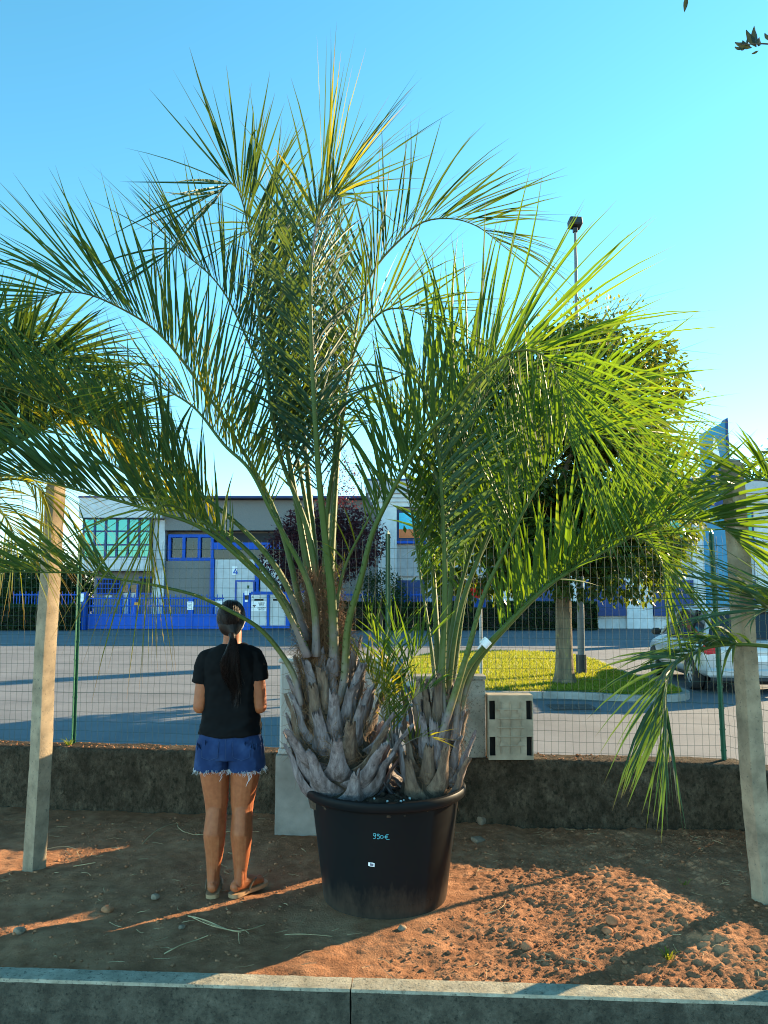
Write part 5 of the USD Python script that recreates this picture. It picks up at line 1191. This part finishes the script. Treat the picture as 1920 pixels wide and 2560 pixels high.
GPn = [
 dict(pts=[(1112, 1830, 4.1), (1105, 1703, 4.1), (1112, 1519, 4.1), (1109, 1314, 4.08), (1103, 1200, 4.05), (1090, 1080, 4.0), (1062, 985, 3.95), (1020, 935, 3.9), (985, 950, 3.86)], wk=.88, s0=.42, n=44, L=.60, w_=.030, lift=36, leaf='palm_leaf_bluish', front=1.2),
 dict(pts=[(1095, 1800, 4.2), (1080, 1634, 4.2), (1052, 1445, 4.22), (1037, 1338, 4.24), (1012, 1180, 4.28), (985, 1090, 4.3), (950, 1050, 4.3), (915, 1060, 4.3)], wk=.88, s0=.42, n=36, L=.42, lift=36, r=.016, leaf='palm_leaf_backlit'),
 dict(pts=[(1110, 1840, 4.16), (1128, 1660, 4.16), (1143, 1560, 4.17), (1164, 1480, 4.18), (1190, 1412, 4.19), (1239, 1282, 4.2), (1304, 1143, 4.22), (1373, 1035, 4.24), (1430, 985, 4.24), (1490, 972, 4.2), (1545, 1000, 4.14), (1580, 1060, 4.08)], wk=.88, s0=.44, n=46, L=.66, w_=.028, lift=38, leaf='palm_leaf_backlit'),
 dict(pts=[(1100, 1850, 4.06), (1183, 1580, 4.0), (1209, 1490, 4.0), (1265, 1369, 3.98), (1321, 1256, 3.96), (1374, 1173, 3.94), (1425, 1112, 3.9), (1480, 1085, 3.84), (1530, 1110, 3.78), (1560, 1170, 3.72)], wk=.88, s0=.46, n=44, L=.62, w_=.026, lift=36, front=1.2, leaf='palm_leaf_backlit'),
 dict(pts=[(1135, 1850, 4.1), (1160, 1690, 4.1), (1200, 1630, 4.1), (1252, 1577, 4.1), (1330, 1499, 4.1), (1395, 1447, 4.1), (1460, 1408, 4.1), (1521, 1373, 4.08), (1569, 1347, 4.06), (1612, 1317, 4.04), (1677, 1299, 4.0), (1742, 1300, 3.95), (1810, 1322, 3.9), (1860, 1372, 3.85)], wk=.88, s0=.30, n=64, L=.62, w_=.030, lift=58, front=1.6, leaf='palm_leaf_backlit'),
 dict(pts=[(1140, 1840, 4.14), (1185, 1670, 4.16), (1262, 1572, 4.16), (1340, 1492, 4.16), (1450, 1405, 4.12), (1530, 1352, 4.05), (1577, 1341, 3.98), (1617, 1354, 3.92), (1645, 1386, 3.86), (1660, 1434, 3.8), (1662, 1510, 3.76)], wk=.88, s0=.50, n=46, L=.44, w_=.020, lift=26, front=1.2, droop=.15, leaf='palm_leaf_backlit'),
 dict(pts=[(1112, 1800, 4.28), (1125, 1500, 4.4), (1150, 1250, 4.5), (1182, 1080, 4.58), (1230, 965, 4.62), (1290, 935, 4.62), (1340, 965, 4.6)], wk=.88, s0=.36, n=50, L=.62, w_=.034, lift=40, leaf='palm_leaf_teal'),
 dict(pts=[(1118, 1800, 4.3), (1150, 1560, 4.42), (1168, 1470, 4.46), (1270, 1255, 4.62), (1380, 1110, 4.75), (1490, 1058, 4.8), (1590, 1090, 4.82), (1640, 1160, 4.82)], wk=.88, s0=.36, n=54, L=.60, w_=.028, lift=38, leaf='palm_leaf'),
 dict(pts=[(1112, 1800, 4.25), (1132, 1560, 4.35), (1180, 1370, 4.4), (1260, 1180, 4.45), (1330, 1090, 4.45), (1400, 1080, 4.4)], wk=.88, s0=.36, n=30, L=.55, w_=.028, lift=36, leaf='palm_leaf_backlit'),
 dict(pts=[(1105, 1800, 4.3), (1090, 1550, 4.45), (1075, 1300, 4.6), (1055, 1120, 4.7), (1020, 1030, 4.75), (980, 1020, 4.8)], wk=.88, s0=.36, n=44, L=.52, w_=.026, lift=36, leaf='palm_leaf'),
]
build_palm(pb, GPn, 5)
tg = P(1214, 1607, 4.21)
tt_ = thing('plant_tag', 'white plastic tag clipped round a leaf stalk of the right palm', 'tag', tuple(tg))
dv = P(1252, 1577, 4.06) - P(1200, 1630, 4.06); dv /= np.linalg.norm(dv)
obj('band', tube(np.array([tg - dv * .022, tg + dv * .022]), [.027, .026], 14), 'white_label', tt_)
obj('flap', place(bev(-.004, .004, -.002, .002, -.03, .03, .001), tuple(tg + [-.028, -.02, -.008]), .3, .2, .6), 'white_label', tt_)
# ---- young shoots between the trunks
ps_ = thing('palm_seedling', 'young yellowish palm shoot between the two trunks in the pot', 'palm', tuple(P(985, 1850, 4.37)))
SH = [dict(pts=[(980, 1870, 4.2), (972, 1740, 4.2), (950, 1630, 4.2), (918, 1545, 4.2)], s0=.40, n=15, L=.24, w_=.017, lift=25, r=.008, leaf='palm_leaf_backlit'),
      dict(pts=[(985, 1870, 4.2), (985, 1740, 4.22), (985, 1630, 4.24), (998, 1560, 4.26)], s0=.42, n=18, L=.28, w_=.017, lift=25, r=.008, leaf='palm_leaf_backlit'),
      dict(pts=[(990, 1870, 4.2), (1002, 1740, 4.15), (1030, 1650, 4.1), (1072, 1600, 4.05)], s0=.38, n=20, L=.30, w_=.018, lift=30, r=.008, leaf='palm_leaf_backlit'),
      dict(pts=[(978, 1870, 4.16), (955, 1780, 4.12), (930, 1700, 4.08), (898, 1650, 4.05)], s0=.25, n=20, L=.24, w_=.015, lift=30, r=.007, leaf='palm_leaf_yellow'),
      dict(pts=[(985, 1870, 4.16), (975, 1800, 4.1), (960, 1730, 4.05), (940, 1685, 4.0)], s0=.2, n=20, L=.22, w_=.015, lift=35, r=.006, leaf='palm_leaf_yellow'),
      dict(pts=[(990, 1870, 4.16), (1010, 1790, 4.1), (1045, 1735, 4.05), (1092, 1715, 4.0)], s0=.3, n=14, L=.22, w_=.014, lift=35, r=.006, leaf='palm_leaf_backlit'),
      dict(pts=[(985, 1880, 4.14), (1030, 1850, 4.05), (1065, 1840, 4.0), (1090, 1850, 3.95)], s0=.3, n=8, L=.16, w_=.012, lift=35, r=.005, leaf='palm_leaf_yellow')]
build_palm(ps_, SH, 7, singles=0, spines=False)

# ---- palms whose trunks stand outside the frame
def side_palm(label, base, specs, seed, h=.9, R=.14):
    t = thing('palm_tree', label, 'palm', tuple(base))
    b = np.array(base, float)
    a2 = np.array([b + UP * h * u for u in np.linspace(-.05, 1, 6)])
    obj('trunk', tube(a2, [R * 1.2, R * 1.1, R, R * .9, R * .8, R * .6], 16), 'trunk_core', t, smooth=60)
    for k in range(26):
        u = k / 26; a = k * 2.4; o = np.array([math.cos(a), math.sin(a), 0])
        obj('leaf_base', boot(b + UP * h * u * .85 + o * (R - .03), o, math.radians(np.interp(u, [0, 1], [38, 14])), .26, .15, .05, k + seed * 31), 'leaf_base_bark', t, smooth=45)
    build_palm(t, specs, seed, singles=120, spines=False)
rbase = np.array([2.76, 3.90, 0.0])
rt = rbase + [0, 0, .9]
def offw(base, ang, reach, rise, drop):
    o = np.array([math.cos(ang), math.sin(ang), 0])
    return [base - UP * .1, base + o * reach * .25 + UP * rise * .55, base + o * reach * .55 + UP * rise, base + o * reach * .85 + UP * (rise - drop * .4), base + o * reach + UP * (rise - drop)]
RS = [dict(dd=0, pts=[(2250, 1640, 3.92), (2120, 1560, 3.88), (2010, 1526, 3.8), (1950, 1518, 3.72), (1908, 1530, 3.64)], s0=.35, n=38, L=.62, w_=.030, wk=.95, lift=22, leaf='palm_leaf_teal', front=1.5, out=(-1, -.5, 0)),
      dict(dd=0, pts=[(2250, 1660, 3.92), (2080, 1635, 3.95), (1960, 1620, 3.97), (1880, 1612, 3.98), (1831, 1611, 3.98), (1777, 1617, 3.98), (1744, 1630, 3.96), (1707, 1648, 3.94), (1681, 1669, 3.92), (1668, 1700, 3.9), (1663, 1750, 3.88), (1666, 1810, 3.86), (1675, 1850, 3.85)], s0=.46, n=44, L=.38, w_=.027, wk=1.0, lift=22, leaf='palm_leaf_teal', front=1.5, out=(-1, -.2, 0), droop=.35),
      dict(dd=0, pts=[(2250, 1600, 3.94), (2120, 1400, 3.95), (2020, 1270, 3.95), (1930, 1205, 3.93), (1850, 1205, 3.9), (1790, 1255, 3.86)], s0=.36, n=36, nk=1.0, L=.44, w_=.026, wk=.9, lift=36, leaf='palm_leaf_backlit'),
      dict(w=offw(rt, 4.6, 1.0, .9, .5), s0=.4, n=40, L=.5), dict(w=offw(rt, 5.4, 1.2, 1.1, .5), s0=.4, n=40, L=.5)]
side_palm('feather palm at the right frame edge with drooping bluish fronds', rbase, RS, 11, .9)
lbase = np.array([-2.95, 4.75, 0.0])
LS = [dict(dd=0, pts=[(-230, 1400, 4.75), (-170, 1180, 4.72), (-90, 1020, 4.7), (20, 925, 4.65), (120, 895, 4.6), (205, 930, 4.55)], s0=.30, n=80, L=.62, w_=.028, wk=1.0, lift=40, leaf='palm_leaf_shaded'),
      dict(dd=0, pts=[(-230, 1420, 4.75), (-120, 1230, 4.72), (40, 1110, 4.7), (150, 1060, 4.66), (240, 1070, 4.6), (290, 1120, 4.55)], s0=.30, n=82, L=.60, w_=.028, wk=1.0, lift=44, leaf='palm_leaf_shaded'),
      dict(dd=0, pts=[(-230, 1430, 4.7), (-130, 1270, 4.6), (-30, 1205, 4.5), (50, 1200, 4.45), (100, 1225, 4.4), (120, 1275, 4.36)], s0=.36, n=40, L=.44, w_=.020, lift=12, leaf='palm_leaf_yellow', droop=.45),
      dict(dd=0, pts=[(-230, 1400, 4.85), (-200, 1150, 4.9), (-140, 980, 4.9), (-60, 890, 4.85), (20, 870, 4.8), (80, 910, 4.75)], s0=.30, n=76, L=.6, w_=.028, wk=1.0, lift=38, leaf='palm_leaf_shaded'),
      dict(dd=0, pts=[(-230, 1380, 4.95), (-150, 1200, 5.1), (-20, 1060, 5.2), (90, 1000, 5.25), (180, 1020, 5.25)], s0=.30, n=74, L=.6, w_=.028, wk=1.0, lift=38, leaf='palm_leaf_shaded'),
      dict(dd=0, pts=[(-230, 1420, 4.7), (-140, 1310, 4.6), (-60, 1260, 4.5), (10, 1290, 4.4), (40, 1350, 4.35)], s0=.36, n=34, L=.42, w_=.020, lift=12, leaf='palm_leaf_yellow', droop=.5), dict(w=offw(lbase + [0, 0, 1.0], 3.9, 1.2, .7, .6), s0=.4, n=40, L=.5)]
side_palm('dense feather palm at the left frame edge behind the concrete stake', lbase, LS, 13, 1.0)
# ---------------------------------------------------------------- the woman seen from behind
from manifold3d import Mesh as MMesh
h0 = GP(575, 2242, 0.0)
WO = np.array([h0[0] - .020, h0[1] + .05, 0.0])
def sph(p, r, sc=(1, 1, 1)):
    return Manifold.sphere(1.0, 20).scale((r * sc[0], r * sc[1], r * sc[2])).translate(tuple(map(float, p)))
def chain(js):
    out = Manifold()
    for a, b in zip(js[:-1], js[1:]):
        out += Manifold.batch_hull([sph(a[0], a[1], a[2] if len(a) > 2 else (1, 1, 1)), sph(b[0], b[1], b[2] if len(b) > 2 else (1, 1, 1))])
    return out
def soft(m, size, it=12):
    m = m.refine_to_length(size)
    me = m.to_mesh()
    t = trimesh.Trimesh(me.vert_properties[:, :3], me.tri_verts, process=True)
    trimesh.smoothing.filter_taubin(t, lamb=.5, nu=.53, iterations=it)
    return t
def world(t):
    v, f, _ = meshkit.arrays(t)
    return trimesh.Trimesh(v + WO, f, process=False)
wm = thing('person', 'woman seen from behind in black shirt, frayed denim shorts and flip-flops', 'person', tuple(WO))
ell = lambda x, y, z: (x, y, z)
body = Manifold()
LEG = {-1: dict(hip=-.088, knee=-.074, calf=-.078, ank=-.083, toe=-8), 1: dict(hip=.088, knee=.070, calf=.070, ank=.066, toe=34)}
for s in (-1, 1):
    q = LEG[s]
    body += chain([((q['hip'], .0, .80), .084), ((q['hip'] * .97, 0, .66), .084), ((q['knee'], .004, .50), .065), ((q['knee'], .006, .43), .057), ((q['calf'], -.014, .32), .061), ((q['calf'], -.008, .22), .049), ((q['ank'], -.002, .12), .036), ((q['ank'], 0, .07), .034)])
    body += chain([((q['knee'], -.012, .47), .047), ((q['calf'], -.032, .33), .048), ((q['ank'], -.018, .17), .026), ((q['ank'], -.026, .06), .022)])
    a = math.radians(q['toe']); fd = np.array([math.sin(a), math.cos(a), 0]); fs = np.array([fd[1], -fd[0], 0])
    A = np.array([q['ank'], 0, 0])
    z0 = .017
    body += Manifold.batch_hull([sph(A - fd * .038 + [0, 0, z0 + .030], .029), sph(A + [0, 0, .065], .033), sph(A + fd * .06 + [0, 0, z0 + .034], .032), sph(A + fd * .135 + fs * .018 + [0, 0, z0 + .018], .019), sph(A + fd * .125 - fs * .025 + [0, 0, z0 + .018], .019)])
    for k, (lat, ln, rr) in enumerate(((-.030, .185, .012), (-.013, .183, .0085), (.002, .175, .008), (.015, .165, .0075), (.027, .152, .007))):
        lat = -lat * s if s < 0 else lat
        b0 = A + fd * .125 + fs * lat * .9 + [0, 0, z0 + rr + .002]
        body += chain([(b0, rr * 1.05), (A + fd * ln + fs * lat + [0, 0, z0 + rr], rr)])
    body += chain([((q['hip'] * .9, -.032, .79), .080), ((q['hip'] * .7, -.015, .88), .070)])
tor = [((0, 0, .84), .1, (1.38, .86, .9)), ((0, 0, .92), .1, (1.34, .88, 1)), ((0, 0, 1.02), .1, (1.30, .90, 1)), ((0, 0, 1.14), .1, (1.28, .95, 1)), ((0, .0, 1.23), .1, (1.32, .92, .8)), ((0, -.004, 1.28), .052, (1.9, 1.2, .8))]
body += chain(tor)
body += chain([((0, -.008, 1.29), .066, (1.3, 1, 1)), ((0, -.004, 1.345), .052), ((0, .012, 1.42), .050)])
HC = np.array([-.008, .018, 1.502])
body += sph(HC, 1, (.070, .090, .098)) + Manifold.batch_hull([sph(HC + [0, .045, -.06], .045), sph(HC + [0, .068, -.088], .022), sph(HC + [0, 0, -.03], .062)])
body += Manifold.batch_hull([sph(HC + [0, .088, .012], .009), sph(HC + [0, .106, -.022], .012), sph(HC + [0, .086, -.026], .015)])
for s in (-1, 1):
    body += Manifold.batch_hull([sph(HC + [s * .070, -.002, .014], .012, (.5, 1, 1.2)), sph(HC + [s * .069, .002, -.022], .009, (.5, 1, 1.2)), sph(HC + [s * .074, -.010, 0], .012, (.5, 1, 1.4))])
    sh, el, wr = np.array([s * .132, -.010, 1.268]), np.array([s * .166, -.035, 1.015]), np.array([s * .085, .175, 1.06])
    body += chain([(sh, .046), ((sh * .4 + el * .6), .045), (el, .038)]) + chain([(el, .038), (el * .6 + wr * .4, .037), (wr, .024)])
    # hand: palm and five fingers, loosely curled in front of the belly
    hd = np.array([-s * .55, .78, .12]); hd /= np.linalg.norm(hd)
    pn = np.array([-s * .78, -.55, 0]); pn /= np.linalg.norm(pn)        # towards the palm side
    hu = np.cross(hd, pn) * s; hu = hu if hu[2] > 0 else -hu
    pc = wr + hd * .045
    body += Manifold.batch_hull([sph(wr + hd * .005, .022), sph(pc + hu * .028 + hd * .035, .012), sph(pc - hu * .028 + hd * .03, .011), sph(pc + hu * .02, .015), sph(pc - hu * .018, .015)])
    for off, ln in ((.028, .92), (.010, 1.0), (-.010, .95), (-.027, .75)):
        p = pc + hu * off + hd * .036; d = hd.copy(); js = [(p, .0092)]
        for k, l in enumerate((.040, .024, .018)):
            an = math.radians((22, 55, 85)[k]); d = hd * math.cos(an) + pn * math.sin(an)
            p = p + d * l * ln; js.append((p, (.0086, .0080, .0070)[k]))
        body += chain(js)
    p = pc + hu * .024 - hd * .012; js = [(p, .012)]
    for d, l, rr in (((hd * .5 + hu * .7 + pn * .4), .036, .010), ((hd * .8 + hu * .35 + pn * .5), .028, .0085)):
        d = d / np.linalg.norm(d); p = p + d * l; js.append((p, rr))
    body += chain(js)
sk = soft(body, .011, 10)
obj('skin', world(sk), 'skin', wm, smooth=True, label='bare tanned legs, arms and neck')
for s in (-1, 1):
    obj('eye', world(place(trimesh.creation.icosphere(subdivisions=2, radius=.0095), HC + [s * .029, .0715, .004])), 'eye_white', wm, smooth=True)
    obj('iris', world(place(trimesh.creation.icosphere(subdivisions=2, radius=.0045), HC + [s * .029, .0772, .004])), 'eye_dark', wm, smooth=True)
obj('mouth', world(place(trimesh.creation.icosphere(subdivisions=2, radius=1).apply_scale((.022, .008, .007)), HC + [0, .086, -.056])), 'lip', wm, smooth=True)
def loft(rings, n=44, e=.85):
    a = np.linspace(0, 2 * np.pi, n, endpoint=False); V = []
    for z, cx_, cy2, rx, ry in rings:
        c, s = np.cos(a), np.sin(a)
        V.append(np.c_[cx_ + rx * np.sign(c) * np.abs(c) ** e, cy2 + ry * np.sign(s) * np.abs(s) ** e, np.full(n, z)])
    k = len(V); V = np.vstack(V)
    i, j = np.meshgrid(np.arange(k - 1), np.arange(n), indexing='ij')
    q = np.stack([i * n + j, i * n + (j + 1) % n, (i + 1) * n + (j + 1) % n, (i + 1) * n + j], -1).reshape(-1, 4)
    F = np.vstack([q[:, [0, 1, 2]], q[:, [0, 2, 3]]]); o = len(V)
    V = np.vstack([V, [[rings[0][1], rings[0][2], rings[0][0]], [rings[-1][1], rings[-1][2], rings[-1][0]]]]); jj = np.arange(n)
    F = np.vstack([F, np.stack([np.full(n, o), (jj + 1) % n, jj], 1), np.stack([np.full(n, o + 1), (k - 1) * n + jj, (k - 1) * n + (jj + 1) % n], 1)])
    return Manifold(MMesh(np.asarray(V, np.float32), np.asarray(F, np.uint32)))
shirt = loft([(.862, 0, -.006, .176, .136), (.90, 0, -.005, .174, .133), (.95, 0, -.003, .163, .120), (1.02, 0, 0, .153, .114), (1.10, 0, 0, .155, .114), (1.18, 0, 0, .160, .116), (1.24, 0, -.002, .162, .112), (1.29, 0, -.004, .156, .100), (1.325, 0, -.006, .128, .082), (1.35, 0, -.004, .088, .068), (1.362, 0, -.002, .066, .060)])
for s in (-1, 1):
    slv = chain([((s * .095, -.006, 1.292), .056), ((s * .132, -.010, 1.276), .057), ((s * .152, -.018, 1.21), .055), ((s * .166, -.022, 1.10), .053)])
    shirt += slv.trim_by_plane((s * -.12, 0, 1), 1.118 if s < 0 else 1.132)
st_ = soft(shirt, .012, 8)
v = np.array(st_.vertices); nrm = np.array(st_.vertex_normals)
fold = (meshkit.fbm(np.c_[v[:, 0] * 9 + v[:, 2] * 6, v[:, 1] * 9, v[:, 2] * 16 - v[:, 0] * 5], 3, 3) - .5) * .026
low = np.clip((1.02 - v[:, 2]) / .12, 0, 1)
fold += low * (meshkit.fbm(np.c_[v[:, 0] * 12, v[:, 1] * 12, v[:, 2] * 42], 3, 8) - .5) * .022
st_.vertices = v + nrm * fold[:, None]
obj('t_shirt', world(st_), 'black_cotton', wm, smooth=True, label='black short sleeved shirt')
short = loft([(.735, 0, -.010, .172, .118), (.78, 0, -.014, .184, .128), (.82, 0, -.014, .181, .128), (.87, 0, -.008, .166, .118), (.905, 0, -.004, .155, .110)])
for s in (-1, 1):
    short += loft([(.672, s * .094, -.004, .100, .108), (.70, s * .094, -.006, .099, .112), (.75, s * .092, -.010, .098, .120), (.80, s * .088, -.012, .096, .122)], 36)
    short += sph((s * .080, -.045, .80), .088)
so = soft(short, .010, 8)
v = np.array(so.vertices); nrm = np.array(so.vertex_normals)
so.vertices = v + nrm * ((meshkit.fbm(v * [14, 14, 20], 3, 5) - .5) * .012)[:, None] + np.c_[0 * v[:, 0], 0 * v[:, 0], (v[:, 2] < .70) * (meshkit.noise(v * [40, 40, 1], 2) - .5) * .024]
shp = obj('shorts', world(so), 'denim', wm, smooth=True, label='blue denim shorts with frayed hem')
v, f = np.array(so.vertices), np.array(so.faces); cen = v[f].mean(1); fn = so.face_normals; vn = np.array(so.vertex_normals)
from scipy.interpolate import LinearNDInterpolator
bk = vn[:, 1] < -.08
ysurf = LinearNDInterpolator(v[bk][:, [0, 2]], v[bk][:, 1])
for s in (-1, 1):
    ga, gb = np.meshgrid(np.linspace(-1, 1, 9), np.linspace(0, 1, 9), indexing='ij')
    gz_ = .742 + .016 * np.abs(ga) + gb * (.842 - .742 - .016 * np.abs(ga)); gx_2 = s * .086 + ga * (.044 + .006 * gb)
    gy_2 = ysurf(gx_2, gz_); gy_2 = np.where(np.isfinite(gy_2), gy_2, np.nanmean(gy_2)) - .0035
    ii, jj_ = np.meshgrid(np.arange(8), np.arange(8), indexing='ij')
    qf = np.stack([ii * 9 + jj_, (ii + 1) * 9 + jj_, (ii + 1) * 9 + jj_ + 1, ii * 9 + jj_ + 1], -1).reshape(-1, 4)
    G3 = np.stack([gx_2, gy_2, gz_], -1)
    pk = obj('back_pocket', world((G3.reshape(-1, 3), qf)), 'denim', shp, smooth=True)
    edge = np.vstack([G3[0, ::-1], G3[1:, 0], G3[-1, 1:]]) - [0, .001, 0]
    obj('stitching', world(trimesh.Trimesh(*tube(edge, .0011, 5), process=False)), 'denim_seam', pk)
zc = np.linspace(.715, .862, 12); yc = ysurf(np.zeros(12), zc); okc = np.isfinite(yc)
obj('seam', world(trimesh.Trimesh(*tube(np.c_[0 * zc, yc - .0008, zc][okc], .0014, 5), process=False)), 'denim_seam', shp)
rf_ = np.random.default_rng(6); ms = []
tree_ = so
for k in range(300):
    s = rf_.choice((-1, 1)); a = rf_.random() * 6.283
    b = np.array([s * .094 + .100 * math.cos(a), -.004 + .110 * math.sin(a), .676 + rf_.uniform(-.004, .012)])
    l = rf_.uniform(.006, .028); o = np.array([math.cos(a), math.sin(a), 0])
    ms.append(tube(np.array([b, b + o * l * rf_.uniform(0, .5) - UP * l * .5, b + o * l * rf_.uniform(-.1, .8) + np.cross(UP, o) * rf_.normal(0, .4) * l - UP * l]), [.0008, .0006, .0004], 3, False))
for x0_, l in ((.115, .075), (.12, .06), (.128, .05), (-.03, .05)):
    b = np.array([x0_, -.118, .678]); ms.append(tube(np.array([b, b + [.012, -.006, -l * .5], b + [-.004, -.004, -l]]), .0011, 4, False))
obj('frayed_hem', world(trimesh.Trimesh(*cat(ms), process=False)), 'denim_thread', shp, kind='stuff', label='white frayed threads')
# hair gathered in a low ponytail
TIE = np.array([.018, -.088, 1.412])
hr = sph(HC + [0, -.012, .004], 1, (.0785, .096, .101))
hr += Manifold.batch_hull([sph(HC + [0, -.035, -.035], .068), sph(TIE + [0, .02, .012], .022), sph(HC + [.01, -.045, -.06], .045)])
hr -= Manifold.cube((.13, .10, .20), True).translate((0, HC[1] + .105, HC[2] - .055))
hm = soft(hr, .010, 8)
hp = obj('hair', world(hm), 'hair', wm, smooth=True, label='dark brown hair tied at the nape')
pt = chain([(TIE, .014), (TIE + [.008, -.022, -.03], .018, (1, .7, 1)), (TIE + [.006, -.038, -.09], .028, (1.15, .5, 1)), (TIE + [-.002, -.040, -.16], .034, (1.15, .42, 1)), (TIE + [.012, -.036, -.23], .026, (1.1, .38, 1)), (TIE + [.026, -.032, -.27], .010, (1, .45, 1))])
pm_ = soft(pt, .009, 8)
pp_ = obj('ponytail', world(pm_), 'hair', wm, smooth=True)
ms = []
for k in range(620):
    a = rf_.random() * 6.283; q_ = rf_.uniform(.45, 1.12)
    js = [(TIE, .013, 1), (TIE + [.008, -.022, -.03], .020, .8), (TIE + [.006, -.040, -.09], .036, .6), (TIE + [-.002, -.045, -.16], .046, .5), (TIE + [.012, -.042, -.24], .038, .5), (TIE + [.028, -.036, -.30], .023, .5), (TIE + [.030, -.034, -.36], .012, .5)]
    m_ = rf_.integers(5, 8)
    w = np.array([c + np.array([math.cos(a + .06 * i) * r_ * 1.06, math.sin(a + .06 * i) * r_ * fl * 1.06, 0]) * (q_ if i > 3 else 1) for i, (c, r_, fl) in enumerate(js[:m_])])
    w[-1] += rf_.normal(0, .010, 3) + [0, 0, rf_.uniform(-.02, .05)]; w[3:] += rf_.normal(0, .003, 3)
    ms.append(tube(spline(w, 12)[0], np.linspace(.0012, .0005, 12), 3, False))
obj('hair_strands', world(trimesh.Trimesh(*cat(ms), process=False)), 'hair', pp_, kind='stuff')
ms = []
for k in range(300):
    a = rf_.uniform(-2.7, 2.7); el_ = rf_.uniform(-.35, 1.35)
    d = np.array([math.sin(a) * math.cos(el_), -math.cos(a) * math.cos(el_), math.sin(el_)])
    if d[1] > .55 and d[2] < .55: continue
    e_ = (TIE + [0, .012, .006] - HC) / [.0785, .096, .101]; e_ /= np.linalg.norm(e_)
    w = []
    for u in np.linspace(0, 1, 9):
        g_ = d * (1 - u) + e_ * u; g_ /= np.linalg.norm(g_)
        w.append(HC + [0, -.012, .004] + g_ * [.0785, .096, .101] * (1.006 + .010 * math.sin(k * 7.1 + u * 3)))
    ms.append(tube(np.array(w), np.linspace(.0012, .0008, 9), 3, False))
obj('hair_strands', world(trimesh.Trimesh(*cat(ms), process=False)), 'hair', hp, kind='stuff')
tor_ = tube(np.array([TIE + .017 * np.array([math.cos(a), .3 * math.sin(a), math.sin(a) * .55]) for a in np.linspace(0, 2 * np.pi, 20)]), .005, 8)
obj('hair_tie', world(trimesh.Trimesh(*tor_, process=False)), 'black_trim', hp, smooth=True)
for s, nm in ((-1, 'left'), (1, 'right')):
    q = LEG[s]; a = math.radians(q['toe']); fd = np.array([math.sin(a), math.cos(a), 0]); fs = np.array([fd[1], -fd[0], 0]); A = np.array([q['ank'], 0, 0])
    pts = [(-.075, 0), (-.066, .026), (-.03, .036), (.03, .034), (.09, .044), (.14, .046), (.185, .034), (.202, 0), (.190, -.034), (.14, -.046), (.09, -.042), (.03, -.034), (-.03, -.036), (-.066, -.026), (-.075, 0)]
    cv = spline([(x, y, 0) for x, y in pts], 60)[0]
    w2 = np.array([A + fd * x + fs * y for x, y, _ in cv])
    so_ = prism(Polygon(w2[:, :2]).buffer(0), -.004, .016)
    p = obj('sandal', world(so_), 'sandal_sole', wm, smooth=40, label='tan flip-flop sandal, toes turned outwards' if s > 0 else 'tan flip-flop sandal pointing straight ahead')
    toe = A + fd * .135 - fs * (.012 * s) + [0, 0, .02]
    for sd in (-1, 1):
        w = spline([toe, A + fd * .10 + fs * sd * .024 + [0, 0, .058], A + fd * .045 + fs * sd * .040 + [0, 0, .040], A + fd * .028 + fs * sd * .039 + [0, 0, .012]], 14)[0]
        obj('strap', world(trimesh.Trimesh(*tube(w, .0055, 7), process=False)), 'sandal_strap', p, smooth=True)
